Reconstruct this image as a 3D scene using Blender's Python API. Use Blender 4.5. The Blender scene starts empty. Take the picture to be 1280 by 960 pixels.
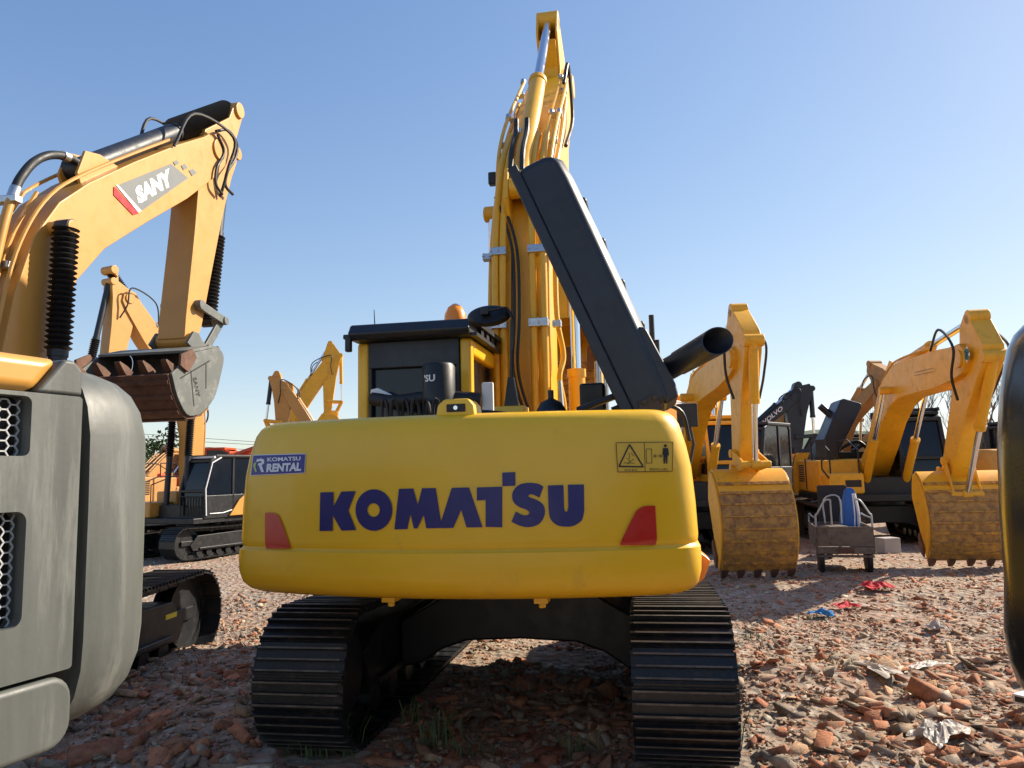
import bpy, bmesh, math, random
import numpy as np
from mathutils import Vector, Matrix
V = Vector
random.seed(7); rng = np.random.default_rng(11)
C = bpy.context.scene.collection
SC = bpy.context.scene
R = math.radians
# ------------------------------------------------------------------ camera
CAMZ, PITCH, ROLL, FPX = 1.785, math.atan(110/960), R(1.3), 960.0
fw = V((0, math.cos(PITCH), math.sin(PITCH))); up0 = V((0, -math.sin(PITCH), math.cos(PITCH))); rt0 = V((1, 0, 0))
RT = rt0*math.cos(ROLL) - up0*math.sin(ROLL); UP = rt0*math.sin(ROLL) + up0*math.cos(ROLL)
EYE = V((0, 0, CAMZ))
cd = bpy.data.cameras.new('camera'); cam = bpy.data.objects.new('camera', cd); C.objects.link(cam)
cd.sensor_width = 36; cd.lens = 27.0; cd.clip_start = 0.05; cd.clip_end = 3000
m = Matrix.Identity(4)
for i in range(3):
    m[i][0], m[i][1], m[i][2], m[i][3] = RT[i], UP[i], -fw[i], EYE[i]
cam.matrix_world = m
SC.camera = cam
# ------------------------------------------------------------------ light
SUN_AZ, SUN_EL = R(64), R(34)           # clockwise from +Y
w = bpy.data.worlds.new('World'); SC.world = w; w.use_nodes = True
nt = w.node_tree; bg = nt.nodes['Background']
sky = nt.nodes.new('ShaderNodeTexSky'); sky.sky_type = 'NISHITA'; sky.sun_disc = False
sky.sun_elevation = SUN_EL; sky.sun_rotation = SUN_AZ
sky.altitude = 0; sky.air_density = 1.0; sky.dust_density = 0.35; sky.ozone_density = 2.2
hs = nt.nodes.new('ShaderNodeHueSaturation'); hs.inputs['Saturation'].default_value = 1.2; hs.inputs['Hue'].default_value = .512

k1 = nt.nodes.new('ShaderNodeVectorMath'); k1.operation = 'MULTIPLY_ADD'; k1.inputs[1].default_value = (.15, .15, .15); k1.inputs[2].default_value = (1, 1, 1); nt.links.new(sky.outputs[0], k1.inputs[0])
k2 = nt.nodes.new('ShaderNodeVectorMath'); k2.operation = 'DIVIDE'; nt.links.new(sky.outputs[0], k2.inputs[0]); nt.links.new(k1.outputs[0], k2.inputs[1])
nt.links.new(k2.outputs[0], hs.inputs['Color']); nt.links.new(hs.outputs[0], bg.inputs[0]); bg.inputs[1].default_value = 0.15
sl = bpy.data.lights.new('sun', 'SUN'); so = bpy.data.objects.new('sun', sl); C.objects.link(so)
sl.energy = 4.6; sl.angle = R(0.55); sl.color = (1, 0.88, 0.72)
S = V((math.sin(SUN_AZ)*math.cos(SUN_EL), math.cos(SUN_AZ)*math.cos(SUN_EL), math.sin(SUN_EL)))
so.rotation_euler = S.to_track_quat('Z', 'Y').to_euler(); so.location = (0, 0, 30)
SC.view_settings.view_transform = 'Standard'; SC.view_settings.look = 'None'
SC.view_settings.exposure = 0.98; SC.view_settings.gamma = 1
# ------------------------------------------------------------------ helpers
def ray(px, py): return RT*((px-640)/FPX) + UP*((480-py)/FPX) + fw
def at(px, py, Y):
    r = ray(px, py); return EYE + r*(Y/r.y)
class Frame:
    def __init__(s, x, y, z, yaw, sc=1.0):      # yaw: heading clockwise from +Y, degrees
        s.o = V((x, y, z)); s.yaw = yaw; s.sc = sc
        a = R(yaw); s.h = V((math.sin(a), math.cos(a), 0)); s.r = V((math.cos(a), -math.sin(a), 0))
    def loc(s, p):
        d = (p-s.o)/s.sc; return V((d.dot(s.r), d.dot(s.h), d.z))
    def world(s, p): return s.o + (s.r*p[0]+s.h*p[1]+V((0, 0, p[2])))*s.sc
    def pl(s, px, py, xl=0.0):                   # pixel -> (y,z) on the plane local x = xl
        e = s.loc(EYE); q = s.loc(EYE+ray(px, py)); d = q-e
        t = (xl-e.x)/d.x; p = e+d*t; return (p.y, p.z)
    def ply(s, px, py, yl):                      # pixel -> (x,z) on the plane local y = yl
        e = s.loc(EYE); q = s.loc(EYE+ray(px, py)); d = q-e
        t = (yl-e.y)/d.y; p = e+d*t; return (p.x, p.z)
def project(p):
    d = V(p)-EYE; k = d.dot(fw); return (640+FPX*d.dot(RT)/k, 480-FPX*d.dot(UP)/k)
def tag(o, label=None, cat=None, group=None, kind=None):
    if label: o['label'] = label
    if cat: o['category'] = cat
    if group: o['group'] = group
    if kind: o['kind'] = kind
    return o
def empty(name, fr, label, cat, group=None):
    o = bpy.data.objects.new(name, None); C.objects.link(o); o.empty_display_size = .3
    o.location = fr.o; o.rotation_euler = (0, 0, -R(fr.yaw)); o.scale = (fr.sc,)*3
    return tag(o, label, cat, group)
def catmull(pts, n=6):
    P = [V(p) for p in pts]
    if len(P) < 3: return P
    P = [P[0]*2-P[1]] + P + [P[-1]*2-P[-2]]; out = []
    for i in range(1, len(P)-2):
        for k in range(n):
            t = k/n; a, b, c, d = P[i-1:i+3]
            out.append(.5*((2*b)+(c-a)*t+(2*a-5*b+4*c-d)*t*t+(-a+3*b-3*c+d)*t*t*t))
    out.append(P[-2]); return out
class MB:
    def __init__(s): s.v = []; s.f = []
    def add(s, v, f):
        n = len(s.v); s.v += [tuple(p) for p in v]; s.f += [tuple(i+n for i in q) for q in f]; return s
    def box(s, c, d, M=None):
        c = V(c); vs = []
        for x in (-.5, .5):
            for y in (-.5, .5):
                for z in (-.5, .5):
                    p = V((x*d[0], y*d[1], z*d[2]))
                    if M: p = M @ p
                    vs.append(c+p)
        return s.add(vs, [(0, 1, 3, 2), (4, 6, 7, 5), (0, 4, 5, 1), (2, 3, 7, 6), (0, 2, 6, 4), (1, 5, 7, 3)])
    def bb(s, x0, x1, y0, y1, z0, z1): return s.box(((x0+x1)/2, (y0+y1)/2, (z0+z1)/2), (x1-x0, y1-y0, z1-z0))
    def bar(s, p0, p1, a, b, up=(0, 0, 1)):
        p0, p1 = V(p0), V(p1); d = p1-p0; L = d.length; d.normalize(); u = V(up)
        if abs(d.dot(u)) > .98: u = V((1, 0, 0))
        x = d.cross(u).normalized(); z = x.cross(d)
        return s.box((p0+p1)/2, (a, L, b), Matrix((x, d, z)).transposed())
    def cyl(s, p0, p1, r0, r1=None, n=18, cap=True):
        p0, p1 = V(p0), V(p1); r1 = r0 if r1 is None else r1
        return s.rev(p0, p1, [(0, r0), (1, r1)], n, cap)
    def rev(s, p0, p1, prof, n=18, cap=True):    # profile (t along axis, radius)
        p0, p1 = V(p0), V(p1); d = (p1-p0); dn = d.normalized()
        u = V((0, 0, 1)) if abs(dn.z) < .9 else V((1, 0, 0))
        a = dn.cross(u).normalized(); b = dn.cross(a); rings = []
        for t, r in prof:
            c = p0+d*t; rings.append([c+(a*math.cos(2*math.pi*k/n)+b*math.sin(2*math.pi*k/n))*r for k in range(n)])
        return s.loft(rings, cap, cap)
    def loft(s, rings, c0=True, c1=True, closed=True):
        n = len(rings[0]); vs = [p for r in rings for p in r]; fs = []
        for i in range(len(rings)-1):
            for k in range(n if closed else n-1):
                k2 = (k+1) % n
                fs.append((i*n+k, i*n+k2, (i+1)*n+k2, (i+1)*n+k))
        if c0: fs.append(tuple(range(n))[::-1])
        if c1: fs.append(tuple((len(rings)-1)*n+k for k in range(n)))
        return s.add(vs, fs)
    def tube(s, pts, r, n=8, sm=0):
        P = catmull(pts, sm) if sm else [V(p) for p in pts]
        rings = []; up = None
        for i, p in enumerate(P):
            t = (P[min(i+1, len(P)-1)]-P[max(i-1, 0)])
            if t.length < 1e-6: t = V((0, 0, 1))
            t.normalize()
            if up is None: up = V((0, 0, 1)) if abs(t.z) < .9 else V((1, 0, 0))
            a = t.cross(up)
            if a.length < 1e-3: a = t.cross(V((.3, .9, .2)))
            a.normalize(); up = a.cross(t)
            rr = r(i/(len(P)-1)) if callable(r) else r
            rings.append([p+(a*math.cos(2*math.pi*k/n)+up*math.sin(2*math.pi*k/n))*rr for k in range(n)])
        return s.loft(rings)
    def prism(s, poly, x0, x1, fn=lambda a, b, x: (x, a, b)):
        n = len(poly); vs = [fn(a, b, x0) for a, b in poly]+[fn(a, b, x1) for a, b in poly]
        fs = [(k, (k+1) % n, (k+1) % n+n, k+n) for k in range(n)]+[tuple(range(n))[::-1], tuple(range(n, 2*n))]
        return s.add(vs, fs)
    def strip(s, curve, th, x0, x1):              # thick sheet along an open (y,z) curve
        n = len(curve); inn = []
        for i, (a, b) in enumerate(curve):
            p, q = curve[max(i-1, 0)], curve[min(i+1, n-1)]
            t = V((q[0]-p[0], q[1]-p[1])).normalized(); inn.append((a-t.y*th, b+t.x*th))
        return s.prism(list(curve)+inn[::-1], x0, x1)
    def build(s, name, mat, parent=None, bevel=0, ang=38, loc=None, rz=0, label=None, seg=2):
        me = bpy.data.meshes.new(name); me.from_pydata(s.v, [], s.f)
        bm = bmesh.new(); bm.from_mesh(me); bmesh.ops.recalc_face_normals(bm, faces=bm.faces); bm.to_mesh(me); bm.free()
        me.materials.append(mat); me.polygons.foreach_set('use_smooth', [True]*len(me.polygons)); me.set_sharp_from_angle(angle=R(ang))
        o = bpy.data.objects.new(name, me); C.objects.link(o)
        if parent: o.parent = parent
        if loc: o.location = loc
        if rz: o.rotation_euler.z = rz
        if bevel:
            b = o.modifiers.new('b', 'BEVEL'); b.width = bevel; b.segments = seg; b.limit_method = 'ANGLE'; b.angle_limit = R(40); b.harden_normals = True
        if label: o['label'] = label
        return o
def dup(src, parent, loc=None, rz=0):
    o = src.copy(); C.objects.link(o); o.parent = parent
    if loc is not None: o.location = loc
    o.rotation_euler.z = rz; return o
# ------------------------------------------------------------------ materials
def mat(name, col, rough=.5, metal=0, var=.12, dirt=None, damt=.3, dscale=3, bump=0.0, bscale=40, coat=0, streak=False, spec=.5):
    m = bpy.data.materials.new(name); m.use_nodes = True; nt = m.node_tree; N = nt.nodes; L = nt.links
    b = N['Principled BSDF']; b.inputs['Roughness'].default_value = rough; b.inputs['Metallic'].default_value = metal
    b.inputs['Coat Weight'].default_value = coat; b.inputs['Coat Roughness'].default_value = .12; b.inputs['Specular IOR Level'].default_value = spec
    tc = N.new('ShaderNodeTexCoord'); mp = N.new('ShaderNodeMapping'); L.new(tc.outputs['Object'], mp.inputs[0])
    if streak: mp.inputs['Scale'].default_value = (1, 1, .12)
    n1 = N.new('ShaderNodeTexNoise'); n1.inputs['Scale'].default_value = dscale; n1.inputs['Detail'].default_value = 8; n1.inputs['Roughness'].default_value = .65
    L.new(mp.outputs[0], n1.inputs[0])
    r1 = N.new('ShaderNodeMapRange'); r1.inputs[1].default_value = .3; r1.inputs[2].default_value = .7; r1.inputs[3].default_value = 1-var; r1.inputs[4].default_value = 1+var
    L.new(n1.outputs[0], r1.inputs[0])
    mx = N.new('ShaderNodeVectorMath'); mx.operation = 'SCALE'; mx.inputs[0].default_value = col[:3]; L.new(r1.outputs[0], mx.inputs[3])
    out = mx.outputs[0]
    n2 = N.new('ShaderNodeTexNoise'); n2.inputs['Scale'].default_value = dscale*2.3; n2.inputs['Detail'].default_value = 10; n2.inputs['Roughness'].default_value = .7
    L.new(mp.outputs[0], n2.inputs[0])
    if dirt:
        r2 = N.new('ShaderNodeMapRange'); r2.inputs[1].default_value = .62-damt*.4; r2.inputs[2].default_value = .78-damt*.3; r2.inputs[3].default_value = 0; r2.inputs[4].default_value = min(1, .35+damt)
        L.new(n2.outputs[0], r2.inputs[0])
        mm = N.new('ShaderNodeMix'); mm.data_type = 'RGBA'; L.new(r2.outputs[0], mm.inputs[0]); L.new(out, mm.inputs[6]); mm.inputs[7].default_value = (*dirt, 1); out = mm.outputs[2]
    L.new(out, b.inputs['Base Color'])
    r3 = N.new('ShaderNodeMapRange'); r3.inputs[1].default_value = .3; r3.inputs[2].default_value = .7; r3.inputs[3].default_value = max(.02, rough-.1); r3.inputs[4].default_value = min(1, rough+.14)
    L.new(n2.outputs[0], r3.inputs[0]); L.new(r3.outputs[0], b.inputs['Roughness'])
    if bump:
        n3 = N.new('ShaderNodeTexNoise'); n3.inputs['Scale'].default_value = bscale; n3.inputs['Detail'].default_value = 6; L.new(tc.outputs['Object'], n3.inputs[0])
        bp = N.new('ShaderNodeBump'); bp.inputs['Strength'].default_value = bump; bp.inputs['Distance'].default_value = .02; L.new(n3.outputs[0], bp.inputs['Height']); L.new(bp.outputs[0], b.inputs['Normal'])
    return m
M = dict(
 yel=mat('fresh_yellow_paint', (.83, .47, .010), .38, var=.05, coat=.25, dscale=1.5, bump=.05, bscale=18, dirt=(.38, .24, .05), damt=.05),
 yel2=mat('used_yellow_paint', (.80, .40, .012), .45, var=.1, dirt=(.30, .17, .06), damt=.18, coat=.1),
 yelboom=mat('boom_yellow_paint', (.76, .40, .014), .42, var=.08, dirt=(.36, .22, .06), damt=.12, coat=.15),
 orange=mat('orange_yellow_paint', (.72, .30, .03), .45, var=.1, dirt=(.28, .15, .07), damt=.2),
 sany=mat('tan_yellow_paint', (.54, .27, .05), .42, var=.06, dirt=(.36, .2, .08), damt=.08, coat=.15),
 tan=mat('dusty_tan_paint', (.42, .21, .06), .6, var=.15, dirt=(.25, .14, .07), damt=.3),
 red=mat('red_orange_paint', (.62, .085, .02), .45, var=.1, dirt=(.25, .1, .06), damt=.1),
 teal=mat('teal_paint', (.02, .16, .18), .5),
 grey=mat('grey_paint', (.098, .105, .096), .55, var=.32, dirt=(.24, .25, .22), damt=.3, dscale=4, streak=True, bump=.03),
 greybucket=mat('grey_bucket_paint', (.12, .13, .12), .5, var=.15, dirt=(.3, .3, .28), damt=.2),
 greylid=mat('grey_decal', (.14, .15, .15), .5, var=.05),
 navy=mat('dark_grey_paint', (.014, .018, .027), .46, var=.25, dirt=(.05, .055, .06), damt=.16, coat=.05, bump=.02, bscale=12),
 black=mat('black_paint', (.008, .009, .011), .45, var=.2, dirt=(.05, .042, .034), damt=.12),
 shoe=mat('track_steel', (.008, .009, .011), .42, var=.3, dirt=(.075, .05, .035), damt=.22, dscale=6, bump=.15),
 rustshoe=mat('dusty_track_steel', (.05, .04, .035), .7, var=.3, dirt=(.14, .09, .06), damt=.4, dscale=6, bump=.15),
 rubber=mat('rubber_hose', (.012, .012, .013), .55, var=.2, dirt=(.08, .07, .06), damt=.1),
 bellow=mat('rubber_bellows', (.01, .01, .011), .45, var=.2),
 chrome=mat('chrome_rod', (.75, .77, .8), .12, metal=1, var=.03),
 zinc=mat('zinc_clamp', (.55, .56, .57), .35, metal=.9, var=.1, bump=.1),
 rust=mat('rusty_steel', (.13, .06, .035), .75, var=.3, dirt=(.06, .03, .02), damt=.4, bump=.25),
 rust2=mat('worn_rust_yellow', (.46, .24, .045), .65, var=.3, dirt=(.17, .08, .045), damt=.5, dscale=4, bump=.25),
 letter=mat('blue_lettering', (.012, .01, .12), .35, var=.06),
 purple=mat('purple_sticker', (.035, .015, .20), .3, var=.04),
 white=mat('white_paint', (.75, .76, .76), .45, var=.05),
 green=mat('pale_green_sticker', (.45, .6, .12), .45, var=.05),
 redrefl=mat('red_reflector', (.50, .022, .014), .28, var=.06, coat=.4),
 amber=mat('amber_lens', (.95, .27, .01), .3, var=.06, coat=.3),
 ink=mat('black_ink', (.012, .01, .01), .5, var=0),
 sticker=mat('yellow_sticker', (.70, .42, .03), .4, var=.03),
 glass=mat('tinted_glass', (.008, .013, .022), .08, var=.1, spec=.35),
 dglass=mat('dusty_glass', (.02, .028, .036), .16, var=.2, dirt=(.08, .085, .08), damt=.1),
 edge=mat('worn_grouser_edge', (.12, .10, .08), .55, var=.5, dirt=(.03, .028, .026), damt=.35, dscale=5, metal=.2),
 bandyel=mat('scraped_yellow_steel', (.55, .28, .03), .6, var=.3, dirt=(.18, .09, .05), damt=.55, dscale=5, bump=.2),
 seat=mat('dark_interior', (.02, .02, .022), .7),
 galv=mat('galvanised_sheet', (.38, .42, .44), .4, metal=.3, var=.08),
 wood=mat('weathered_cart_metal', (.16, .125, .095), .75, var=.25, dirt=(.08, .055, .04), damt=.4, bump=.2),
 blue=mat('blue_plastic', (.02, .12, .42), .5), bluebag=mat('blue_cloth', (.03, .2, .45), .8, bump=.4),
 redcloth=mat('red_cloth', (.55, .02, .03), .8, bump=.4), paper=mat('paper_scrap', (.42, .37, .31), .8, var=.1, bump=.2),
 plastic=mat('dirty_plastic_bag', (.36, .32, .27), .5, var=.2, dirt=(.3, .22, .16), damt=.3, bump=.4),
 twig=mat('bare_twigs', (.13, .1, .075), .9), bark=mat('tree_bark', (.1, .075, .055), .9, bump=.4),
 leaf=mat('evergreen_leaves', (.05, .09, .025), .7, var=.4), hill=mat('wooded_hill', (.055, .085, .045), .95, var=.4, dscale=.05),
 grass=mat('grass_blade', (.10, .16, .05), .6, var=.3), cement=mat('concrete_block', (.4, .38, .35), .9, var=.1, bump=.3),
 oliveblack=mat('olive_black_paint', (.022, .022, .018), .22, var=.15, coat=.5),
 box=mat('white_card', (.6, .62, .66), .6),
)
def text2d(s, size=1.0, off=0.0, shear=0.0, sx=1.0, space=1.0):
    cu = bpy.data.curves.new('t', 'FONT'); cu.body = s; cu.size = size; cu.offset = off; cu.shear = shear; cu.space_character = space; cu.resolution_u = 3
    cu.align_x = 'CENTER'; cu.align_y = 'CENTER'
    o = bpy.data.objects.new('t', cu); C.objects.link(o)
    dg = bpy.context.evaluated_depsgraph_get(); me = bpy.data.meshes.new_from_object(o.evaluated_get(dg))
    vs = [(v.co.x*sx, v.co.y) for v in me.vertices]; fs = [tuple(p.vertices) for p in me.polygons]
    bpy.data.objects.remove(o); bpy.data.curves.remove(cu); bpy.data.meshes.remove(me)
    xs = [a for a, b in vs] or [0]; ys = [b for a, b in vs] or [0]; cx = (max(xs)+min(xs))/2; cy = (max(ys)+min(ys))/2
    return [(a-cx, b-cy) for a, b in vs], fs, max(xs)-min(xs), max(ys)-min(ys)
def text_on(s, height, width, fn, off=0.0, shear=0.0):          # fn(u,v) -> 3D; fits the box width x height
    vs, fs, w_, h_ = text2d(s, 1.0, off, shear)
    mb = MB(); mb.add([fn(a*width/w_, b*height/h_) for a, b in vs], fs); return mb
# ------------------------------------------------------------------ excavator parts
def gauss(t): return t
def cw_section(w, inset, yr, Ra, rc, yf, n=14):
    """plan outline, right-front -> rear -> left-front, as (x,y)"""
    P = []
    th = math.asin(min(.9, (w-rc)/(Ra-rc)))
    # right corner
    arc = [(Ra*math.sin(a), -(yr-inset)+Ra-Ra*math.cos(a)) for a in [th*(k/n*2-1) for k in range(n+1)]]   # left..right
    def corner(sx):
        cx, cy = (Ra-rc)*math.sin(th)*sx, -(yr-inset)+Ra-(Ra-rc)*math.cos(th)
        return [(cx+sx*rc*math.sin(a), cy-rc*math.cos(a)) for a in [th+(math.pi/2-th)*k/7 for k in range(1, 8)]]
    P = [(w, yf)] + corner(1)[::-1] + arc[::-1] + corner(-1) + [(-w, yf)]
    return P
CWP = [  # z fraction, half-width delta, inset
    (0.0, -.13, .17), (.01, -.095, .125), (.03, -.055, .07), (.07, -.02, .026), (.13, -.004, .006), (.20, 0, 0), (.258, -.003, .003), (.268, -.016, .018), (.278, -.022, .024), (.290, -.016, .018),
    (.32, -.012, .014), (.5, -.018, .018), (.68, -.032, .024), (.80, -.055, .035), (.87, -.075, .048), (.92, -.09, .06), (.96, -.115, .08), (.985, -.145, .105), (1.0, -.19, .15)]
def cw_mb(w=1.38, z0=1.04, z1=2.12, yr=2.75, Ra=3.4, rc=.26, yf=-2.05, prof=CWP):
    rings = []
    for f, dw, ins in prof:
        rings.append([(x, y, z0+(z1-z0)*f) for x, y in cw_section(w+dw, ins, yr, Ra, rc, yf)])
    return MB().loft(rings)
def cw_y(x, z, z0=1.04, z1=2.12, yr=2.75, Ra=3.4, prof=CWP):
    f = (z-z0)/(z1-z0); ins = 0
    for a, b in zip(prof, prof[1:]):
        if a[0] <= f <= b[0]: ins = a[2]+(b[2]-a[2])*(f-a[0])/(b[0]-a[0])
    return -(yr-ins)+Ra-math.sqrt(max(0, Ra*Ra-x*x))
def track_mb(Lc, r, wd, pitch=.19):
    mb = MB(); zc = r+.045; tot = 2*Lc+2*math.pi*r; n = round(tot/pitch); st = tot/n
    for k in range(n):
        s = (k+.5)*st
        if s < Lc: y, z, a = -Lc/2+s, zc+r, 0; z -= .035*math.sin(math.pi*s/Lc)
        elif s < Lc+math.pi*r: t = (s-Lc)/r; y, z, a = Lc/2+r*math.sin(t), zc+r*math.cos(t), -t
        elif s < 2*Lc+math.pi*r: u = s-Lc-math.pi*r; y, z, a = Lc/2-u, zc-r, -math.pi
        else: t = (s-2*Lc-math.pi*r)/r; y, z, a = -Lc/2-r*math.sin(t), zc-r*math.cos(t), -math.pi-t
        Mx = Matrix.Rotation(a, 3, 'X'); c = V((0, y, z))
        mb.box(c+Mx @ V((0, 0, .004)), (wd, st*.93, .018), Mx)
        for q in (-.36, 0, .36): mb.box(c+Mx @ V((0, q*st, .024)), (wd, .014, .026), Mx)
        mb.box(c+Mx @ V((0, st*.48, -.004)), (wd*.96, .03, .016), Mx)
        for sx in (-.09, .09): mb.box(c+Mx @ V((sx, 0, -.05)), (.045, st*.9, .085), Mx)
    return mb
def track_edges(Lc, r, wd, pitch=.19):
    mb = MB(); zc = r+.045; tot = 2*Lc+2*math.pi*r; n = round(tot/pitch); st = tot/n; rnd = random.Random(5)
    for k in range(n):
        s = (k+.5)*st
        if s < Lc: y, z, a = -Lc/2+s, zc+r, 0; z -= .035*math.sin(math.pi*s/Lc)
        elif s < Lc+math.pi*r: t = (s-Lc)/r; y, z, a = Lc/2+r*math.sin(t), zc+r*math.cos(t), -t
        elif s < 2*Lc+math.pi*r: continue
        else: t = (s-2*Lc-math.pi*r)/r; y, z, a = -Lc/2-r*math.sin(t), zc-r*math.cos(t), -math.pi-t
        Mx = Matrix.Rotation(a, 3, 'X'); c = V((0, y, z))
        for q in (-.36, 0, .36):
            w0, w1 = -wd/2+rnd.uniform(0, .03), wd/2-rnd.uniform(0, .03); mb.box(c+Mx @ V(((w0+w1)/2, q*st, .0375)), (w1-w0, .011, .004), Mx)
    return mb
TM = {}
def undercarriage(root, rel, gauge=1.1, wd=.6, Lc=3.25, r=.42, tm='black', sm='shoe', detail=1, carbody=True, xo=0, edges=False):
    rz = -R(rel); key = (wd, Lc, r, sm)
    for sx in (-1, 1):
        loc = V((math.cos(rz)*gauge*sx, math.sin(rz)*gauge*sx, 0))+V((xo, 0, 0))
        if key in TM: t = TM[key].copy(); C.objects.link(t)
        else: t = track_mb(Lc, r, wd).build('track', M[sm], None, ang=30); TM[key] = t
        t.parent = root; t.location = loc; t.rotation_euler.z = rz
        if edges: track_edges(Lc, r, wd).build('worn_edges', M['edge'], t)
        zc = r+.045
        f = MB(); f.prism([(-Lc/2+.35, .24), (Lc/2-.3, .24), (Lc/2-.2, .4), (Lc/2-.45, .66), (-Lc/2+.55, .7), (-Lc/2+.25, .56)], -.19, .19)
        f.bb(-.23, .23, -Lc/2+.5, Lc/2-.5, .27, .33)
        f.bar((0, Lc/2-.6, zc), (0, Lc/2+.08, zc), .3, .14); f.build('track_frame', M[tm], t, bevel=.015)
        sp = MB(); sp.cyl((-.17, -Lc/2, zc), (.17, -Lc/2, zc), r*.62, n=24)
        for k in range(15):
            a = 2*math.pi*k/15; c = V((0, -Lc/2+math.cos(a)*r*.74, zc+math.sin(a)*r*.74))
            sp.box(c, (.07, r*.3, .06), Matrix.Rotation(a, 3, 'X'))
        sp.build('sprocket', M[tm], t)
        i_ = MB(); i_.rev((-.1, Lc/2, zc), (.1, Lc/2, zc), [(0, r*.55), (.0, r*.86), (.3, r*.86), (.35, r*.78), (.65, r*.78), (.7, r*.86), (1, r*.86), (1, r*.55)], n=28); i_.build('idler', M[tm], t)
        if detail:
            for k in range(7):
                y = -Lc/2+.55+k*(Lc-1.1)/6
                MB().rev((-.16, y, .17), (.16, y, .17), [(0, .05), (0, .1), (.25, .1), (.3, .075), (.7, .075), (.75, .1), (1, .1), (1, .05)], n=14).build('roller', M[tm], t)
            for y in (-.6, .6): MB().cyl((-.12, y, .8), (.12, y, .8), .075).build('carrier_roller', M[tm], t)
    if carbody:
        g = gauge-.2; cb = MB()
        arch = [(-g, .26), (-g*.83, .29), (-g*.66, .40), (-g*.45, .47), (0, .49), (g*.45, .47), (g*.66, .40), (g*.83, .29), (g, .26), (g, .62), (g*.8, .72), (g*.55, .86), (-g*.55, .86), (-g*.8, .72), (-g, .62)]
        cb.prism(arch, -.75, .75, lambda a, b, x: (a, x, b))
        cb.cyl((0, 0, .84), (0, 0, .99), .62, n=32)
        cb.build('center_frame', M[tm], root, bevel=.02, rz=rz, loc=(xo, 0, 0))
BOOM = [(-.035, -.02), (0, -.042), (.03, -.036), (.16, .012), (.29, .068), (.40, .092), (.50, .085), (.64, .045), (.80, -.004), (.95, -.038), (1.0, -.042), (1.03, -.02), (1.036, .012), (1.015, .038),
        (.97, .05), (.86, .092), (.70, .145), (.56, .187), (.47, .205), (.38, .20), (.28, .165), (.17, .11), (.07, .055), (.0, .04), (-.03, .022)]
ARM = [(-.29, -.045), (-.305, .0), (-.29, .05), (-.16, .165), (-.10, .20), (-.04, .195), (.05, .17), (.3, .13), (.62, .10), (.9, .075), (1.0, .045), (1.03, 0), (1.0, -.045), (.9, -.055), (.5, -.075), (.2, -.098), (.06, -.11), (-.05, -.10), (-.2, -.07)]
BKO = [(-.22, -.15), (.05, -.10), (.42, -.10), (.58, -.24), (.66, -.48), (.66, -.75), (.56, -1.03), (.34, -1.25), (.02, -1.36), (-.4, -1.38), (-.83, -1.3)]
class Seg:
    def __init__(s, a, b):
        s.a = V(a); s.b = V(b); s.L = (s.b-s.a).length; s.e = (s.b-s.a)/s.L; s.n = V((-s.e.y, s.e.x))
    def p(s, u, v, k=None):
        k = s.L if k is None else k
        q = s.a+s.e*u*k+s.n*v*k; return (q.x, q.y)
def P3(p, x=0): return V((x, p[0], p[1]))
def cylinder(root, name, p0, p1, r, frac, bmat, rod='chrome', bellow=False, rodname='rod', n=18):
    p0, p1 = V(p0), V(p1); d = (p1-p0); L = d.length; q = p0+d*frac
    mb = MB(); mb.cyl(p0+d*.01, q, r, n=n); mb.cyl(q-d*(.06/L), q+d*(.02/L), r*1.12, n=n)
    u = d.normalized(); mb.cyl(p0-V((r*.9, 0, 0)), p0+V((r*.9, 0, 0)), r*1.05, n=n)
    o = mb.build(name, M[bmat], root)
    rd = MB(); rd.cyl(q+d*(.005), p1-u*r*.6, r*.58, n=n); rd_ = rd.build(rodname, M[rod], o)
    MB().cyl(p1-V((r*.9, 0, 0)), p1+V((r*.9, 0, 0)), r*.98, n=n).build('rod_eye', M[bmat], rd_)
    if bellow:
        LL = (p1-q).length*.96; k = int(LL/.055); prof = []
        for i in range(k+1):
            prof += [(i/k*.96, r*1.0), ((i+.5)/k*.96, r*1.5)]
        MB().rev(q, p1, prof, n=20).build('bellows', M['bellow'], o)
    return o
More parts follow.
